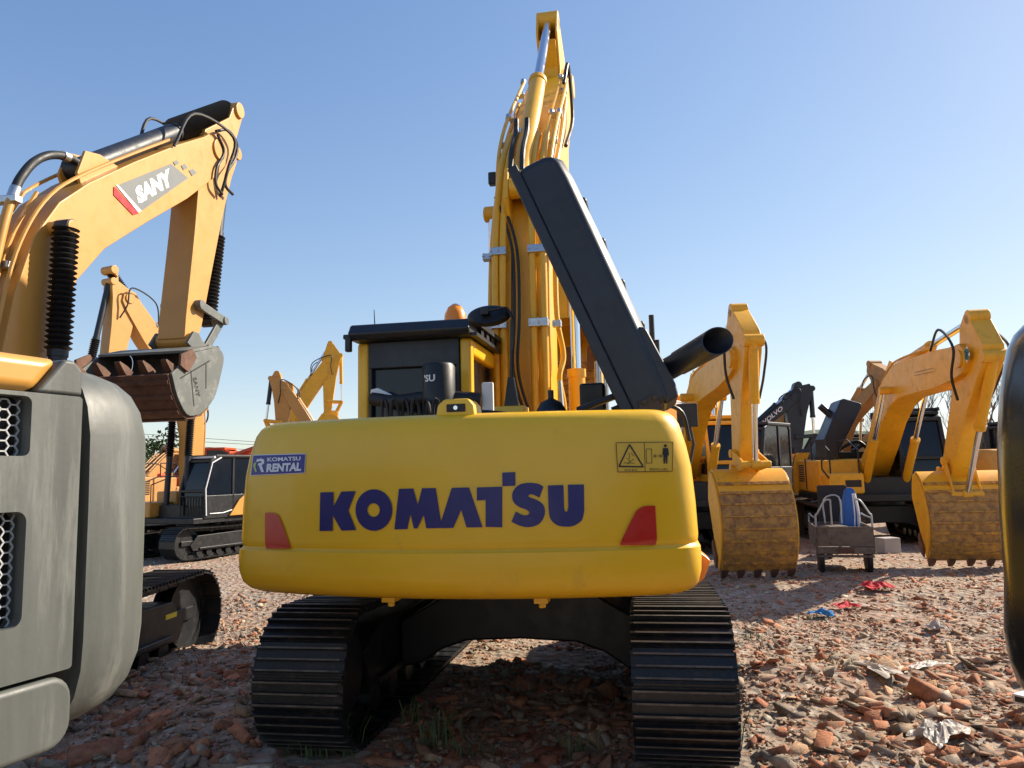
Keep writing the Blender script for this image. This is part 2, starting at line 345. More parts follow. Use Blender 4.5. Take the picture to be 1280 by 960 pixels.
def boom_set(root, F, T, A0, E, lip, m, bw=.24, bk='yel2', bkl='rust2', bwid=1.15, bellow=False, cylm=None, text=None, decal=None, hoses=True, detail=1, linkm=None, arms=None, bcf=None, cf=(.62, .55, .6), teeth=5, foot=None, kpin=None, cpin=None, awf=.82, acr=.095, cutf=.55, bands=False, bulge=1.0, tb=.04, outer=None, p2=None, fork=False):
    cylm = cylm or m; linkm = linkm or bk
    B = Seg(F, T); A = Seg(T, E)
    # boom
    mb = MB(); mb.prism([B.p(u, v) for u, v in BOOM], -bw, bw)
    top = [B.p(u, v+.002) for u, v in BOOM[13:24]]; bot = [B.p(u, v-.002) for u, v in BOOM[1:11]]
    mb.cyl(P3(F, -bw-.07), P3(F, bw+.07), .15); mb.cyl(P3(T, -bw-.03), P3(T, bw+.03), .15)
    kp = kpin or B.p(.46, .13); mb.cyl(P3(kp, -bw-.25), P3(kp, bw+.25), .075)
    cp = cpin or B.p(.40, .235)
    co_ = V(cp)-V(B.p(.40, .235)); shp = lambda u, v: tuple(V(B.p(u, v))+co_)
    for sx in (-.11, .11):
        mb.prism([shp(.33, .15), shp(.37, .245), shp(.42, .26), shp(.45, .235), shp(.50, .16)], sx-.02, sx+.02)
    boom = mb.build('boom', M[m], root, bevel=.012)
    # arm
    ta = min(.34, .9/A.L); k = 2.9
    s0, t0 = (V(A0)-A.a).dot(A.e), (V(A0)-A.a).dot(A.n)
    poly = []
    for u, v in ARM:
        if u < -.12: q = (s0/(-.29*k))
        uu = u*k if u < .3 else u*A.L + (0 if u > .6 else 0)
        if u < 0: poly.append((u*k, v*k))
        else: poly.append((u*A.L, v*k))
    # tail follows the rod pin
    poly2 = []
    for (u, v), (a, b) in zip(ARM, poly):
        if u < -.18: f = 1.0; poly2.append((s0+(a+.29*k)*1.0-.0, t0+b))
        else: poly2.append((a, b))
    pt = lambda a, b: A.p(a/A.L, b/A.L)
    mb = MB(); aw = bw*awf
    if fork:
        mb.prism([pt(max(a, -.42), b) for a, b in poly2], -aw+.03, aw-.03)
        for sx in (-1, 1): mb.prism([pt(a, b) for a, b in poly2], sx*aw, sx*(aw-.03))
        mb.bar(P3(pt(s0+.06, t0+.10)), P3(pt(-.36, .42)), 2*aw-.06, .02)
    else: mb.prism([pt(a, b) for a, b in poly2], -aw, aw)
    mb.cyl(P3(A0, -aw-tb), P3(A0, aw+tb), .12); mb.cyl(P3(E, -aw-.05), P3(E, aw+.05), .11); mb.cyl(P3(T, -aw-.06), P3(T, aw+.06), .13)
    br = pt(-.3, .56); mb.cyl(P3(br, -aw-.02), P3(br, aw+.02), .1)
    arm = mb.build('arm', M[arms or m], root, bevel=.012)
    # cylinders
    cylinder(root, 'arm_cylinder', P3(cp), P3(A0), acr, cf[1], cylm, bellow=bellow)
    ft = foot or (F[0]+.62, F[1]-.45)
    for sx in (-1, 1):
        cylinder(root, 'boom_cylinder', P3(ft, sx*(bw+.16)), P3(kp, sx*(bw+.16)), .085, cf[0], cylm, bellow=bellow)
    rk = pt(A.L-.52, .03)
    # bucket
    Lp = V(lip)-V(E); sc = Lp.length/1.54; a0 = math.atan2(-1.3, -.83); a1 = math.atan2(Lp.y, Lp.x); da = a1-a0
    ca, sa = math.cos(da)*sc, math.sin(da)*sc
    lx_, ly_ = -.83/1.5424, -1.3/1.5424
    def bf(u, v):
        p_ = u*lx_+v*ly_; q_ = (u*ly_-v*lx_)*bulge; u, v = p_*lx_+q_*ly_, p_*ly_-q_*lx_
        return (E[0]+u*ca-v*sa, E[1]+u*sa+v*ca)
    pin2 = p2 or bf(.40, .0)
    J = None
    # joint: intersection of rocker(0.62) and link(0.58)
    c0, c1 = V(rk), V(pin2); dd = (c1-c0); D = dd.length; r0, r1 = .62, .62
    if D >= r0+r1: r0 = r1 = D*.52
    a_ = (r0*r0-r1*r1+D*D)/(2*D); h_ = math.sqrt(max(0, r0*r0-a_*a_)); mid = c0+dd*(a_/D); pe = V((-dd.y, dd.x))/D
    J1, J2 = mid+pe*h_, mid-pe*h_
    J = J1 if (J1-A.a).dot(A.n) > (J2-A.a).dot(A.n) else J2
    lk = MB()
    for sx in (-1, 1):
        lk.bar(P3(rk, sx*(aw+.06)), P3(J, sx*(aw+.06)), .035, .12); lk.bar(P3(J, sx*(aw+.01)), P3(pin2, sx*(aw+.01)), .04, .13)
    lk.cyl(P3(J, -aw-.1), P3(J, aw+.1), .06); lk.cyl(P3(rk, -aw-.1), P3(rk, aw+.1), .07); lk.cyl(P3(pin2, -aw-.1), P3(pin2, aw+.1), .07)
    lk.build('bucket_linkage', M[linkm], root, bevel=.01)
    cylinder(root, 'bucket_cylinder', P3(br), P3(J), .08, cf[2], cylm, bellow=bellow)
    hb = bwid/2; O = catm2(outer) if outer else [bf(u, v) for u, v in catm2(BKO)]
    mb = MB(); side = list(O) if outer else O+[bf(-.66, -.98), bf(-.42, -.55)]
    nn = len(O); cut = int(nn*cutf)
    for sx in (-1, 1):
        mb.prism(side, sx*hb, sx*(hb-.035)); 
        mb.prism([bf(-.19, -.2), bf(-.14, .1), bf(0, .16), bf(.14, .12), bf(.42, .13), bf(.54, .0), bf(.47, -.14)], sx*(aw+.05), sx*(aw+.09))
    mb.strip(O[:cut+1], .035, -hb+.035, hb-.035)
    bko = mb.build('bucket', M[bk], root, bevel=.006)
    MB().strip(O[cut:], .035, -hb+.034, hb-.034).build('bucket_floor', M[bkl], bko)
    if detail:
        ctr = V(bf(.1, -.7)); s0_ = int(nn*(.42 if bands else .22)); step = .135; acc = 0; k = 0; last = V(O[int(nn*.22)])
        for i in range(s0_, nn-1):
            p, q = V(O[i]), V(O[i+1]); seg = (q-p).length
            acc += seg
            if acc >= step*sc and i > 0:
                acc = 0; t_ = (q-p).normalized(); n_ = V((-t_.y, t_.x))
                if n_.dot(p-ctr) < 0: n_ = -n_
                c_ = p+n_*.030; hw_ = (.020+.008*math.sin(i*3.7) if bands else .028)
                ws = MB(); ws.bar(P3(c_, -hb+.045), P3(c_, hb-.045), .05, hw_*2, up=P3(t_)); ws.build('wear_strip', M['bandyel' if bands else bkl], bko, bevel=.005)
    e0 = V(bf(-.83, -1.3)); ed = (V(bf(-1.08, -1.26))-e0)
    for i in range(teeth):
        x = -hb+.08+i*(bwid-.16)/(teeth-1); a = P3(e0-ed*.25, x); b = P3(e0+ed, x); nrm = V((0, -ed.y, ed.x)).normalized()
        mb = MB(); vs = []
        for c, w_, h_ in ((a, .055, .06), (a.lerp(b, .5), .05, .045), (b, .035, .01)):
            vs.append([c+V((-w_, 0, 0))-nrm*h_, c+V((w_, 0, 0))-nrm*h_, c+V((w_, 0, 0))+nrm*h_, c+V((-w_, 0, 0))+nrm*h_])
        mb.loft(vs).build('tooth', M['rust' if bkl != 'yel2' else bkl], bko)
    for sx in (-1, 1):
        c = V(bf(-.68, -1.05)); mb = MB(); mb.prism([bf(-.86, -1.22), bf(-.93, -1.05), bf(-.72, -.78), bf(-.55, -.83), bf(-.62, -1.18)], sx*(hb+.002), sx*(hb+.035)); mb.build('side_cutter', M['rust'], bko, bevel=.005)
    # hoses
    if hoses:
        for x in (-.1, .06):
            MB().tube([P3(B.p(u, v+.012), x+(.0)) for u, v in [(.05, .06), (.17, .11), (.28, .165), (.38, .20), (.47, .215)]], .022, 6, 4).build('boom_pipe', M[m], boom)
        for x in (-bw+.05, bw-.05):
            MB().tube([P3(B.p(u, v+.012), x) for u, v in [(.10, .07), (.28, .165), (.38, .20), (.47, .208), (.56, .19), (.70, .147), (.86, .094)]], .02, 6, 4).build('boom_pipe', M[m], boom)
        for x in (-bw-.02, bw+.02):
            MB().tube([P3(B.p(.84, .1), x), P3(B.p(.95, .115), x*1.25), P3(pt(-.25, .1), x*1.5), P3(pt(.25, .12), x*1.35), P3(pt(.65, .2), x*.9)], .022, 6, 6).build('hose', M['rubber'], boom)
        if not cpin: MB().tube([P3(B.p(.30, .175), .05), P3(B.p(.31, .235), .04), P3(B.p(.36, .262), .03), P3(B.p(.42, .25), .03)], .025, 6, 5).build('hose', M['rubber'], boom)
    return dict(B=B, A=A, boom=boom, arm=arm, bucket=bko, bf=bf, aw=aw, bw=bw, pt=pt, J=J)
def catm2(P, n=3):
    Q = catmull([V((a, b, 0)) for a, b in P], n); return [(q.x, q.y) for q in Q]
def cab_set(root, fm, x0=-1.30, x1=-.30, y0=-.85, y1=.95, z0=1.15, z1=2.88, guard=False, beacon=False, gl='glass', roofm=None):
    side = [(y0, z0), (y1, z0), (y1+.02, z0+.75), (y1-.22, z1-.12), (y1-.5, z1), (y0+.08, z1), (y0, z1-.1)]
    cx, cz = (y0+y1)/2, (z0+z1)/2
    ins = [(cx+(a-cx)*.965, cz+(b-cz)*.97) for a, b in side]
    g = MB(); g.prism(ins, x0+.03, x1-.03)
    c = MB(); t = .085
    for x in (x0+t/2, x1-t/2):
        for a, b in zip(side, side[1:]+side[:1]):
            c.bar((x, *a), (x, *b), t, t, up=(1, 0, 0))
        c.bar((x, (y0+y1)/2-.15, z0), (x, (y0+y1)/2-.15, z1), t, t)
        c.bb(x-t/2, x+t/2, y0, y1, z0, z0+.62 if x < (x0+x1)/2 else z0+.5)
    for a, b in side: c.bar((x0, a, b), (x1, a, b), t, t)
    c.bb(x0, x1, y0-.01, y0+t, z0, z0+.45); c.bb(x0, x1, y1-t, y1+.01, z0, z0+.3)
    cab = c.build('cab', M[fm], root, bevel=.02)
    g.build('window', M[gl], cab)
    rf = MB(); rf.bb(x0-.02, x1+.02, y0-.02, y1-.35, z1-.02, z1+.06); rf.build('roof', M[roofm or fm], cab, bevel=.02)
    if guard:
        q = MB()
        for i in range(7): q.bar((x0, y0+.1+i*.2, z1+.12), (x1, y0+.1+i*.2, z1+.12), .03, .04)
        for x in (x0, x1): q.bar((x, y0, z1+.1), (x, y1-.3, z1+.1), .04, .08)
        q.build('roof_guard', M['black'], cab)
    return cab
def upper(root, bodym, cwm, deckm='black', cab='black', detail=1, front=True, hood=True, stripe=None, cwargs={}, gl='glass', openhood=False, guard=False):
    d = MB(); d.bb(-1.27, 1.27 if front else .6, -2.1, 1.35 if front else .9, .98, 1.14); d.bb(-.5, .5, -.2, 1.0, 1.1, 1.5); d.build('deck', M[deckm], root, bevel=.02)
    cw_mb(**cwargs).build('counterweight', M[cwm], root, ang=50)
    h = MB(); h.bb(-1.27, 1.27, -2.04, -.98, 1.143, 1.93); hs = h.build('engine_house', M[bodym], root, bevel=.06)
    if openhood:
        pass
    else:
        hh = MB(); hh.bb(-.75, .95, -1.95, -1.05, 1.925, 2.06); hh.build('hood', M[bodym], hs, bevel=.06)
    mb = MB()
    for sx in (-1, 1):
        for i in range(8): mb.box((sx*1.275, -1.5, 1.4+i*.055), (.012, .6, .03))
    mb.build('vents', M['ink'], hs)
    b = MB(); b.bb(.42, 1.28, -.95, .45, 1.143, 1.9); b.build('fuel_tank', M[bodym], root, bevel=.05)
    if not front: cab_set(root, cab, gl=gl, guard=guard); return
    b = MB(); b.bb(.55, 1.28, .46, 1.3, 1.143, 1.6); b.build('tool_box', M[bodym], root, bevel=.05)
    r_ = MB(); r_.tube([(.62, 1.2, 1.6), (.62, 1.2, 2.1), (.62, .4, 2.35), (.62, -.5, 2.35), (.62, -.5, 1.9)], .018, 6); r_.tube([(1.22, 1.2, 1.6), (1.22, 1.2, 2.1), (1.22, .4, 2.35), (1.22, -.5, 2.35), (1.22, -.5, 1.9)], .018, 6); r_.build('handrail', M['black'], root)
    mp = MB(); mp.tube([(1.28, 1.28, 1.5), (1.42, 1.32, 1.7), (1.42, 1.32, 2.3)], .02, 6); mp.bb(1.32, 1.52, 1.29, 1.34, 1.95, 2.35); mp.build('side_mirror', M['black'], root, bevel=.01)
    if not openhood: MB().cyl((.5, -1.5, 2.0), (.5, -1.5, 2.4), .06).build('exhaust_pipe', M['black'], root)
    cab_set(root, cab, gl=gl, guard=guard)
def excavator(name, label, fr, trel, pose, m, cwm=None, cab='black', group='excavators parked in the yard', detail=1, up_kw={}, bs_kw={}, uc_kw={}):
    root = empty(name, fr, label, 'excavator', group)
    undercarriage(root, trel, detail=detail, **uc_kw)
    upper(root, m, cwm or m, cab=cab, detail=detail, **up_kw)
    bs = boom_set(root, *pose, m, detail=detail, **bs_kw)
    return root, bs
# ------------------------------------------------------------------ ground
def vn(x, y, s):
    ix, iy = np.floor(x), np.floor(y); fx, fy = x-ix, y-iy; fx = fx*fx*(3-2*fx); fy = fy*fy*(3-2*fy)
    h = lambda a, b: np.modf(np.abs(np.sin(a*127.1+b*311.7+s*17.3)*43758.5453))[0]
    return (h(ix, iy)*(1-fx)+h(ix+1, iy)*fx)*(1-fy)+(h(ix, iy+1)*(1-fx)+h(ix+1, iy+1)*fx)*fy-.5
def sst(a, b, x): t = np.clip((x-a)/(b-a), 0, 1); return t*t*(3-2*t)
MAIN = Frame(.10, 6.92, 0, 10.6)
def gz(x, y):
    x = np.asarray(x, float); y = np.asarray(y, float); r = np.hypot(x, y)
    z = -.10*sst(-2.2, -6, x)*1.0
    fade = np.clip(1-(r-14)/40, .15, 1)
    z = z + .16*vn(x*.35+3, y*.35, 1)*fade + .10*vn(x*.9, y*.9, 2)*fade + .075*vn(x*2.3, y*2.3, 3)*np.clip(1-(r-8)/12, 0, 1) + .045*vn(x*6, y*6, 4)*np.clip(1-(r-6)/8, 0, 1)
    z = z + .17*np.exp(-((x-2.3)**2/1.0+(y-6.4)**2/.35)) + .12*np.exp(-((x-1.9)**2/.5+(y-4.6)**2/.3)) + .10*np.exp(-((x-3.2)**2/.8+(y-5.1)**2/.5)) + .1*np.exp(-((x+2.0)**2/.5+(y-6.2)**2/.8))
    # flattened where the tracks stand
    for cx, cy, a, g0, L in ((.17, 6.92, 9.5, 1.2, 2.6),):
        dx, dy = x-cx, y-cy; ca, sa = math.cos(R(a)), math.sin(R(a)); lx = dx*ca-dy*sa; ly = dx*sa+dy*ca
        k = (1-sst(.30, .5, np.abs(np.abs(lx)-g0)))*(1-sst(L-.5, L-.1, np.abs(ly)))
        z = z*(1-k)+(-.0)*k
    z = z - sst(60, 140, r)*.3
    return z
def axis(a, lo, hi, n):
    t = np.linspace(-1, 1, n); return t
u = np.linspace(0, 1, 420); X = np.sinh((u*2-1)*5.2)/np.sinh(5.2)*600; 
u = np.linspace(0, 1, 460); Yg = 1.0+(np.exp(u*5.6)-1)/(np.exp(5.6)-1)*700
Yg = np.concatenate([np.linspace(-600, -6, 10), np.linspace(-4, .8, 12), Yg])
XX, YY = np.meshgrid(X, Yg); ZZ = gz(XX, YY)
nx, ny = len(X), len(Yg)
me = bpy.data.meshes.new('ground'); co = np.stack([XX, YY, ZZ], -1).reshape(-1, 3)
idx = np.arange(nx*ny).reshape(ny, nx); q = np.stack([idx[:-1, :-1], idx[:-1, 1:], idx[1:, 1:], idx[1:, :-1]], -1).reshape(-1, 4)
def np_mesh(me, co, faces, k):
    me.vertices.add(len(co)); me.vertices.foreach_set('co', co.astype(np.float32).ravel())
    me.loops.add(faces.size); me.loops.foreach_set('vertex_index', faces.ravel().astype(np.int32))
    me.polygons.add(len(faces)); me.polygons.foreach_set('loop_start', (np.arange(len(faces))*k).astype(np.int32)); me.update(calc_edges=True)
np_mesh(me, co, q, 4); me.polygons.foreach_set('use_smooth', [True]*len(q))
go = bpy.data.objects.new('ground', me); C.objects.link(go); go['kind'] = 'structure'
gm = bpy.data.materials.new('brick_rubble_dirt'); gm.use_nodes = True; N = gm.node_tree.nodes; L = gm.node_tree.links; b = N['Principled BSDF']; b.inputs['Roughness'].default_value = .95; b.inputs['Specular IOR Level'].default_value = .15
tc = N.new('ShaderNodeTexCoord')
def noise(sc, det=6, ro=.6):
    n = N.new('ShaderNodeTexNoise'); n.inputs['Scale'].default_value = sc; n.inputs['Detail'].default_value = det; n.inputs['Roughness'].default_value = ro; L.new(tc.outputs['Object'], n.inputs[0]); return n
n1 = noise(.35); cr = N.new('ShaderNodeValToRGB'); cr.color_ramp.elements[0].position = .35; cr.color_ramp.elements[0].color = (.34, .26, .185, 1); cr.color_ramp.elements[1].position = .68; cr.color_ramp.elements[1].color = (.36, .22, .14, 1)
e = cr.color_ramp.elements.new(.5); e.color = (.38, .30, .215, 1); L.new(n1.outputs[0], cr.inputs[0])
vo = N.new('ShaderNodeTexVoronoi'); vo.inputs['Scale'].default_value = 11; L.new(tc.outputs['Object'], vo.inputs[0])
vr = N.new('ShaderNodeValToRGB'); vr.color_ramp.interpolation = 'CONSTANT'
for i, (p, c) in enumerate([(0, (.30, .235, .19, 1)), (.3, (.38, .20, .135, 1)), (.48, (.24, .195, .165, 1)), (.66, (.40, .27, .20, 1)), (.82, (.42, .36, .30, 1)), (.92, (.48, .44, .39, 1))]):
    el = vr.color_ramp.elements[i] if i < 2 else vr.color_ramp.elements.new(p)
    el.position = p; el.color = c
sx = N.new('ShaderNodeSeparateColor'); L.new(vo.outputs['Color'], sx.inputs[0]); L.new(sx.outputs[0], vr.inputs[0])
mx = N.new('ShaderNodeMix'); mx.data_type = 'RGBA'; n2 = noise(1.7); mr = N.new('ShaderNodeMapRange'); mr.inputs[1].default_value = .38; mr.inputs[2].default_value = .62; mr.inputs[3].default_value = .2; mr.inputs[4].default_value = .75
L.new(n2.outputs[0], mr.inputs[0]); L.new(mr.outputs[0], mx.inputs[0]); L.new(cr.outputs[0], mx.inputs[6]); L.new(vr.outputs[0], mx.inputs[7])
n3 = noise(30, 8, .7); m2 = N.new('ShaderNodeMix'); m2.data_type = 'RGBA'; m2.blend_type = 'MULTIPLY'; m2.inputs[0].default_value = .8; L.new(mx.outputs[2], m2.inputs[6])
mr3 = N.new('ShaderNodeMapRange'); mr3.inputs[1].default_value = .3; mr3.inputs[2].default_value = .7; mr3.inputs[3].default_value = .6; mr3.inputs[4].default_value = 1.25; L.new(n3.outputs[0], mr3.inputs[0]); L.new(mr3.outputs[0], m2.inputs[7])
L.new(m2.outputs[2], b.inputs['Base Color'])
bp = N.new('ShaderNodeBump'); bp.inputs['Strength'].default_value = .8; bp.inputs['Distance'].default_value = .05; L.new(vo.outputs['Distance'], bp.inputs['Height'])
bp2 = N.new('ShaderNodeBump'); bp2.inputs['Strength'].default_value = .6; bp2.inputs['Distance'].default_value = .03; L.new(n3.outputs[0], bp2.inputs['Height']); L.new(bp.outputs[0], bp2.inputs['Normal']); L.new(bp2.outputs[0], b.inputs['Normal'])
me.materials.append(gm)
# ---- rubble: broken brick and stone, one mass
def rock_base(dims, n):
    bm = bmesh.new()
    for _ in range(n):
        p = rng.uniform(-1, 1, 3); ax = rng.integers(3); p[ax] = np.sign(p[ax])*rng.uniform(.8, 1)
        bm.verts.new(p*np.array(dims)*.5)
    r = bmesh.ops.convex_hull(bm, input=bm.verts); bmesh.ops.delete(bm, geom=[g for g in set(r['geom_interior']+r['geom_unused']) if isinstance(g, bmesh.types.BMVert)], context='VERTS')
    bmesh.ops.triangulate(bm, faces=bm.faces); bm.verts.index_update()
    v = np.array([p.co[:] for p in bm.verts]); f = np.array([[p.index for p in q.verts] for q in bm.faces]); bm.free(); return v, f
bases = [rock_base(d, n) for d, n in [((1.4, .8, .45), 11), ((1.2, .9, .5), 12), ((1.1, 1, .7), 12), ((1.6, .9, .3), 12), ((1, .8, .7), 10), ((1.7, .7, .35), 10), ((1.3, 1.1, .3), 12), ((1.2, .7, .55), 11), ((1.2, 1, .4), 13), ((1.8, .9, .22), 10)]]
brick = None
bmb = bmesh.new(); bmesh.ops.create_cube(bmb, size=1)
for vtx in bmb.verts: vtx.co = V((vtx.co.x*1.5, vtx.co.y*.8, vtx.co.z*.45))+V(rng.uniform(-.07, .07, 3))
bmesh.ops.bevel(bmb, geom=list(bmb.edges), offset=.06, segments=1, affect='EDGES'); bmesh.ops.triangulate(bmb, faces=bmb.faces); bmb.verts.index_update()
bases.append((np.array([p.co[:] for p in bmb.verts]), np.array([[p.index for p in f.verts] for f in bmb.faces]))); bmb.free()
PAL = np.array([(.38, .17, .11), (.44, .21, .135), (.32, .15, .10), (.36, .26, .21), (.30, .26, .23), (.42, .39, .35), (.27, .215, .18), (.46, .32, .23), (.35, .22, .165), (.54, .50, .45), (.27, .235, .215), (.38, .31, .26)])
def scatter(n, x0, x1, y0, y1, smin, smax, power, fr=False, jit=1.0, lift=.0, pal_w=None):
    """returns positions and sizes; wedge of view in x"""
    y = y0+(y1-y0)*rng.random(n)**power; hx = y*.74+1.0; x = rng.uniform(-1, 1, n)*hx
    k = (x > x0) & (x < x1); x, y = x[k], y[k]
    # clustering
    d = vn(x*1.3+9, y*1.3, 8)+.5*vn(x*3.1, y*3.1, 9); k = d > -.22-.25*rng.random(len(x)); x, y = x[k], y[k]
    s = smin*(smax/smin)**(rng.random(len(x))**2.0); return x, y, s
sets = [scatter(9500, -9, 9, 3.6, 7.5, .03, .14, 1.0), scatter(300, -9, 9, 3.8, 7.0, .11, .24, 1.0), scatter(16000, -12, 12, 6.8, 13, .02, .09, 1.0), scatter(14000, -30, 30, 11, 30, .02, .08, 1.2), scatter(160, -9, 9, 7, 14, .09, .16, 1.0), scatter(62000, -7, 7, 3.4, 10, .010, .04, 1.1)]
x = np.concatenate([s[0] for s in sets]); y = np.concatenate([s[1] for s in sets]); s = np.concatenate([s_[2] for s_ in sets])
# keep big pieces out of the main tracks
dx, dy = x-.17, y-6.92; ca, sa = math.cos(R(9.5)), math.sin(R(9.5)); lx = dx*ca-dy*sa; ly = dx*sa+dy*ca
inn = (np.abs(np.abs(lx)-1.2) < .36+s*.4) & (np.abs(ly) < 2.15+s*.4); k = ~inn | (s < .0); x, y, s = x[k], y[k], s[k]
z = gz(x, y)+s*rng.uniform(-.14, .14, len(s))
vs_, fs_, cs_ = [], [], []; off = 0; bi = rng.integers(0, len(bases), len(x))
for i, (bv, bf_) in enumerate(bases):
    k = bi == i; n = k.sum()
    ya = rng.uniform(0, 2*np.pi, n); ti = rng.normal(0, .35, n); tj = rng.normal(0, .35, n)
    cz, sz = np.cos(ya), np.sin(ya); Z0 = np.zeros(n); O1 = np.ones(n)
    Rz = np.stack([cz, -sz, Z0, sz, cz, Z0, Z0, Z0, O1], -1).reshape(n, 3, 3)
    cx, sx_ = np.cos(ti), np.sin(ti); Rx = np.stack([O1, Z0, Z0, Z0, cx, -sx_, Z0, sx_, cx], -1).reshape(n, 3, 3)
    cy, sy = np.cos(tj), np.sin(tj); Ry = np.stack([cy, Z0, sy, Z0, O1, Z0, -sy, Z0, cy], -1).reshape(n, 3, 3)
    Mx = Rz @ Rx @ Ry; sc = s[k][:, None, None]*rng.uniform(.8, 1.2, (n, 1, 3))
    vv = np.einsum('nij,nvj->nvi', Mx, bv[None]*sc)+np.stack([x[k], y[k], z[k]], -1)[:, None]
    vs_.append(vv.reshape(-1, 3)); fs_.append((bf_[None]+(np.arange(n)*len(bv))[:, None, None]+off).reshape(-1, 3)); off += n*len(bv)
    reg = vn(x[k]*.5+4, y[k]*.5, 21)        # brick-rich and stone-rich areas
    p1 = rng.integers(0, len(PAL), n); p2 = rng.choice([0, 1, 2, 8, 7], n); p3 = rng.choice([3, 4, 6, 10, 11, 5], n); rr = rng.random(n)
    pi = np.where(rr < .45, p1, np.where(rr < .72+reg*.4, p2, p3))
    if i == len(bases)-1: pi = rng.choice([0, 1, 2, 1, 7], n)
    cc = PAL[pi]*np.array([1.08, 1.0, .84])*rng.uniform(.7, 1.25, (n, 1)); cs_.append(np.repeat(np.concatenate([cc, np.ones((n, 1))], 1), len(bv), 0))
me = bpy.data.meshes.new('rubble'); np_mesh(me, np.concatenate(vs_), np.concatenate(fs_), 3)
at_ = me.attributes.new('stone_col', 'FLOAT_COLOR', 'POINT'); at_.data.foreach_set('color', np.concatenate(cs_).astype(np.float32).ravel())
ro = bpy.data.objects.new('rubble', me); C.objects.link(ro); tag(ro, 'broken red brick and grey stone rubble covering the ground', 'rubble', kind='stuff')
rm = bpy.data.materials.new('broken_brick_and_stone'); rm.use_nodes = True; N = rm.node_tree.nodes; L = rm.node_tree.links; b = N['Principled BSDF']; b.inputs['Roughness'].default_value = .92; b.inputs['Specular IOR Level'].default_value = .2
a_ = N.new('ShaderNodeAttribute'); a_.attribute_name = 'stone_col'; tc = N.new('ShaderNodeTexCoord'); n1 = noise(22, 8, .75)
mr = N.new('ShaderNodeMapRange'); mr.inputs[1].default_value = .3; mr.inputs[2].default_value = .7; mr.inputs[3].default_value = .55; mr.inputs[4].default_value = 1.35; L.new(n1.outputs[0], mr.inputs[0])
sc_ = N.new('ShaderNodeVectorMath'); sc_.operation = 'SCALE'; L.new(a_.outputs['Color'], sc_.inputs[0]); L.new(mr.outputs[0], sc_.inputs[3])
n4 = noise(7, 5, .6); mr4 = N.new('ShaderNodeMapRange'); mr4.inputs[1].default_value = .5; mr4.inputs[2].default_value = .72; mr4.inputs[4].default_value = .7; L.new(n4.outputs[0], mr4.inputs[0])
mm = N.new('ShaderNodeMix'); mm.data_type = 'RGBA'; L.new(mr4.outputs[0], mm.inputs[0]); L.new(sc_.outputs[0], mm.inputs[6]); mm.inputs[7].default_value = (.30, .225, .15, 1); L.new(mm.outputs[2], b.inputs['Base Color'])
bp = N.new('ShaderNodeBump'); bp.inputs['Strength'].default_value = .7; bp.inputs['Distance'].default_value = .02; n5 = noise(60, 6, .7); L.new(n5.outputs[0], bp.inputs['Height']); L.new(bp.outputs[0], b.inputs['Normal'])
me.materials.append(rm)
def G(x, y): return float(gz(x, y))
# ------------------------------------------------------------------ hill, trees, lines
hv = []; 
def ridge(name, pts, depth, mat_, lab=None):
    mb = MB(); rings = []
    for x_, y_, h_ in pts: rings.append([(x_, y_-depth, -2), (x_, y_-depth*.5, h_*.6), (x_, y_, h_), (x_, y_+depth, -2)])
    mb.loft(rings, closed=True); o = mb.build(name, M[mat_], None, ang=60); o['kind'] = 'structure'; return o
P = [(-420, 330, 6)]
for i in range(60):
    xx = -300+i*11; P.append((xx, 330, 8+9*math.exp(-((xx-135)/45)**2)+5*math.exp(-((xx+110)/60)**2)+random.uniform(-.6, .6)))
ridge('hills', P, 60, 'hill')
def tree_bare(x, y, h, label, seed):
    rnd = random.Random(seed); fr = Frame(x, y, G(x, y)-.1, 0); root = empty('bare_tree', fr, label, 'tree', 'bare trees behind the machines')
    tk = MB(); tw = MB()
    def grow(p, d, L_, r, lev):
        q = p+d*L_; mid = p.lerp(q, .5)+V((rnd.uniform(-1, 1), rnd.uniform(-1, 1), 0))*L_*.06
        (tk if lev < 2 else tw).tube([p, mid, q], lambda t: max(.006, r*(1-.45*t)), 5 if lev < 2 else 3)
        if lev >= 5 or r < .006: return
        for i in range(rnd.choice((2, 3, 3)) if lev else 5):
            ax = V((rnd.uniform(-1, 1), rnd.uniform(-1, 1), rnd.uniform(.2, .9))).normalized(); nd = (d*1.0+ax*rnd.uniform(.45, .8)).normalized()
            grow(p+d*L_*rnd.uniform(.5, 1) if lev else p+d*L_*rnd.uniform(.35, 1), nd, L_*rnd.uniform(.55, .8), r*.55, lev+1)
    grow(V((0, 0, 0)), V((0, 0, 1)), h*.38, h*.016, 0)
    tk.build('trunk', M['bark'], root); tw.build('crown', M['twig'], root)
for i, (px, d, h, lb) in enumerate([(1118, 48, 7.5, 'bare leafless tree rising left of the cab of the right yellow excavator'), (1150, 44, 8.0, 'bare leafless tree seen through the arch of the right yellow boom'), (1205, 46, 7.8, 'bare leafless tree just right of the hanging arm of the right excavator'), (1232, 42, 8.6, 'tallest bare tree beside the black machine at the right edge'), (1095, 60, 6.5, 'small distant bare tree above the brown machine body'), (1262, 50, 8.0, 'bare tree half hidden by the black counterweight at the right edge')]):
    tree_bare(at(px, 590, d).x, d, h, lb, i+3)
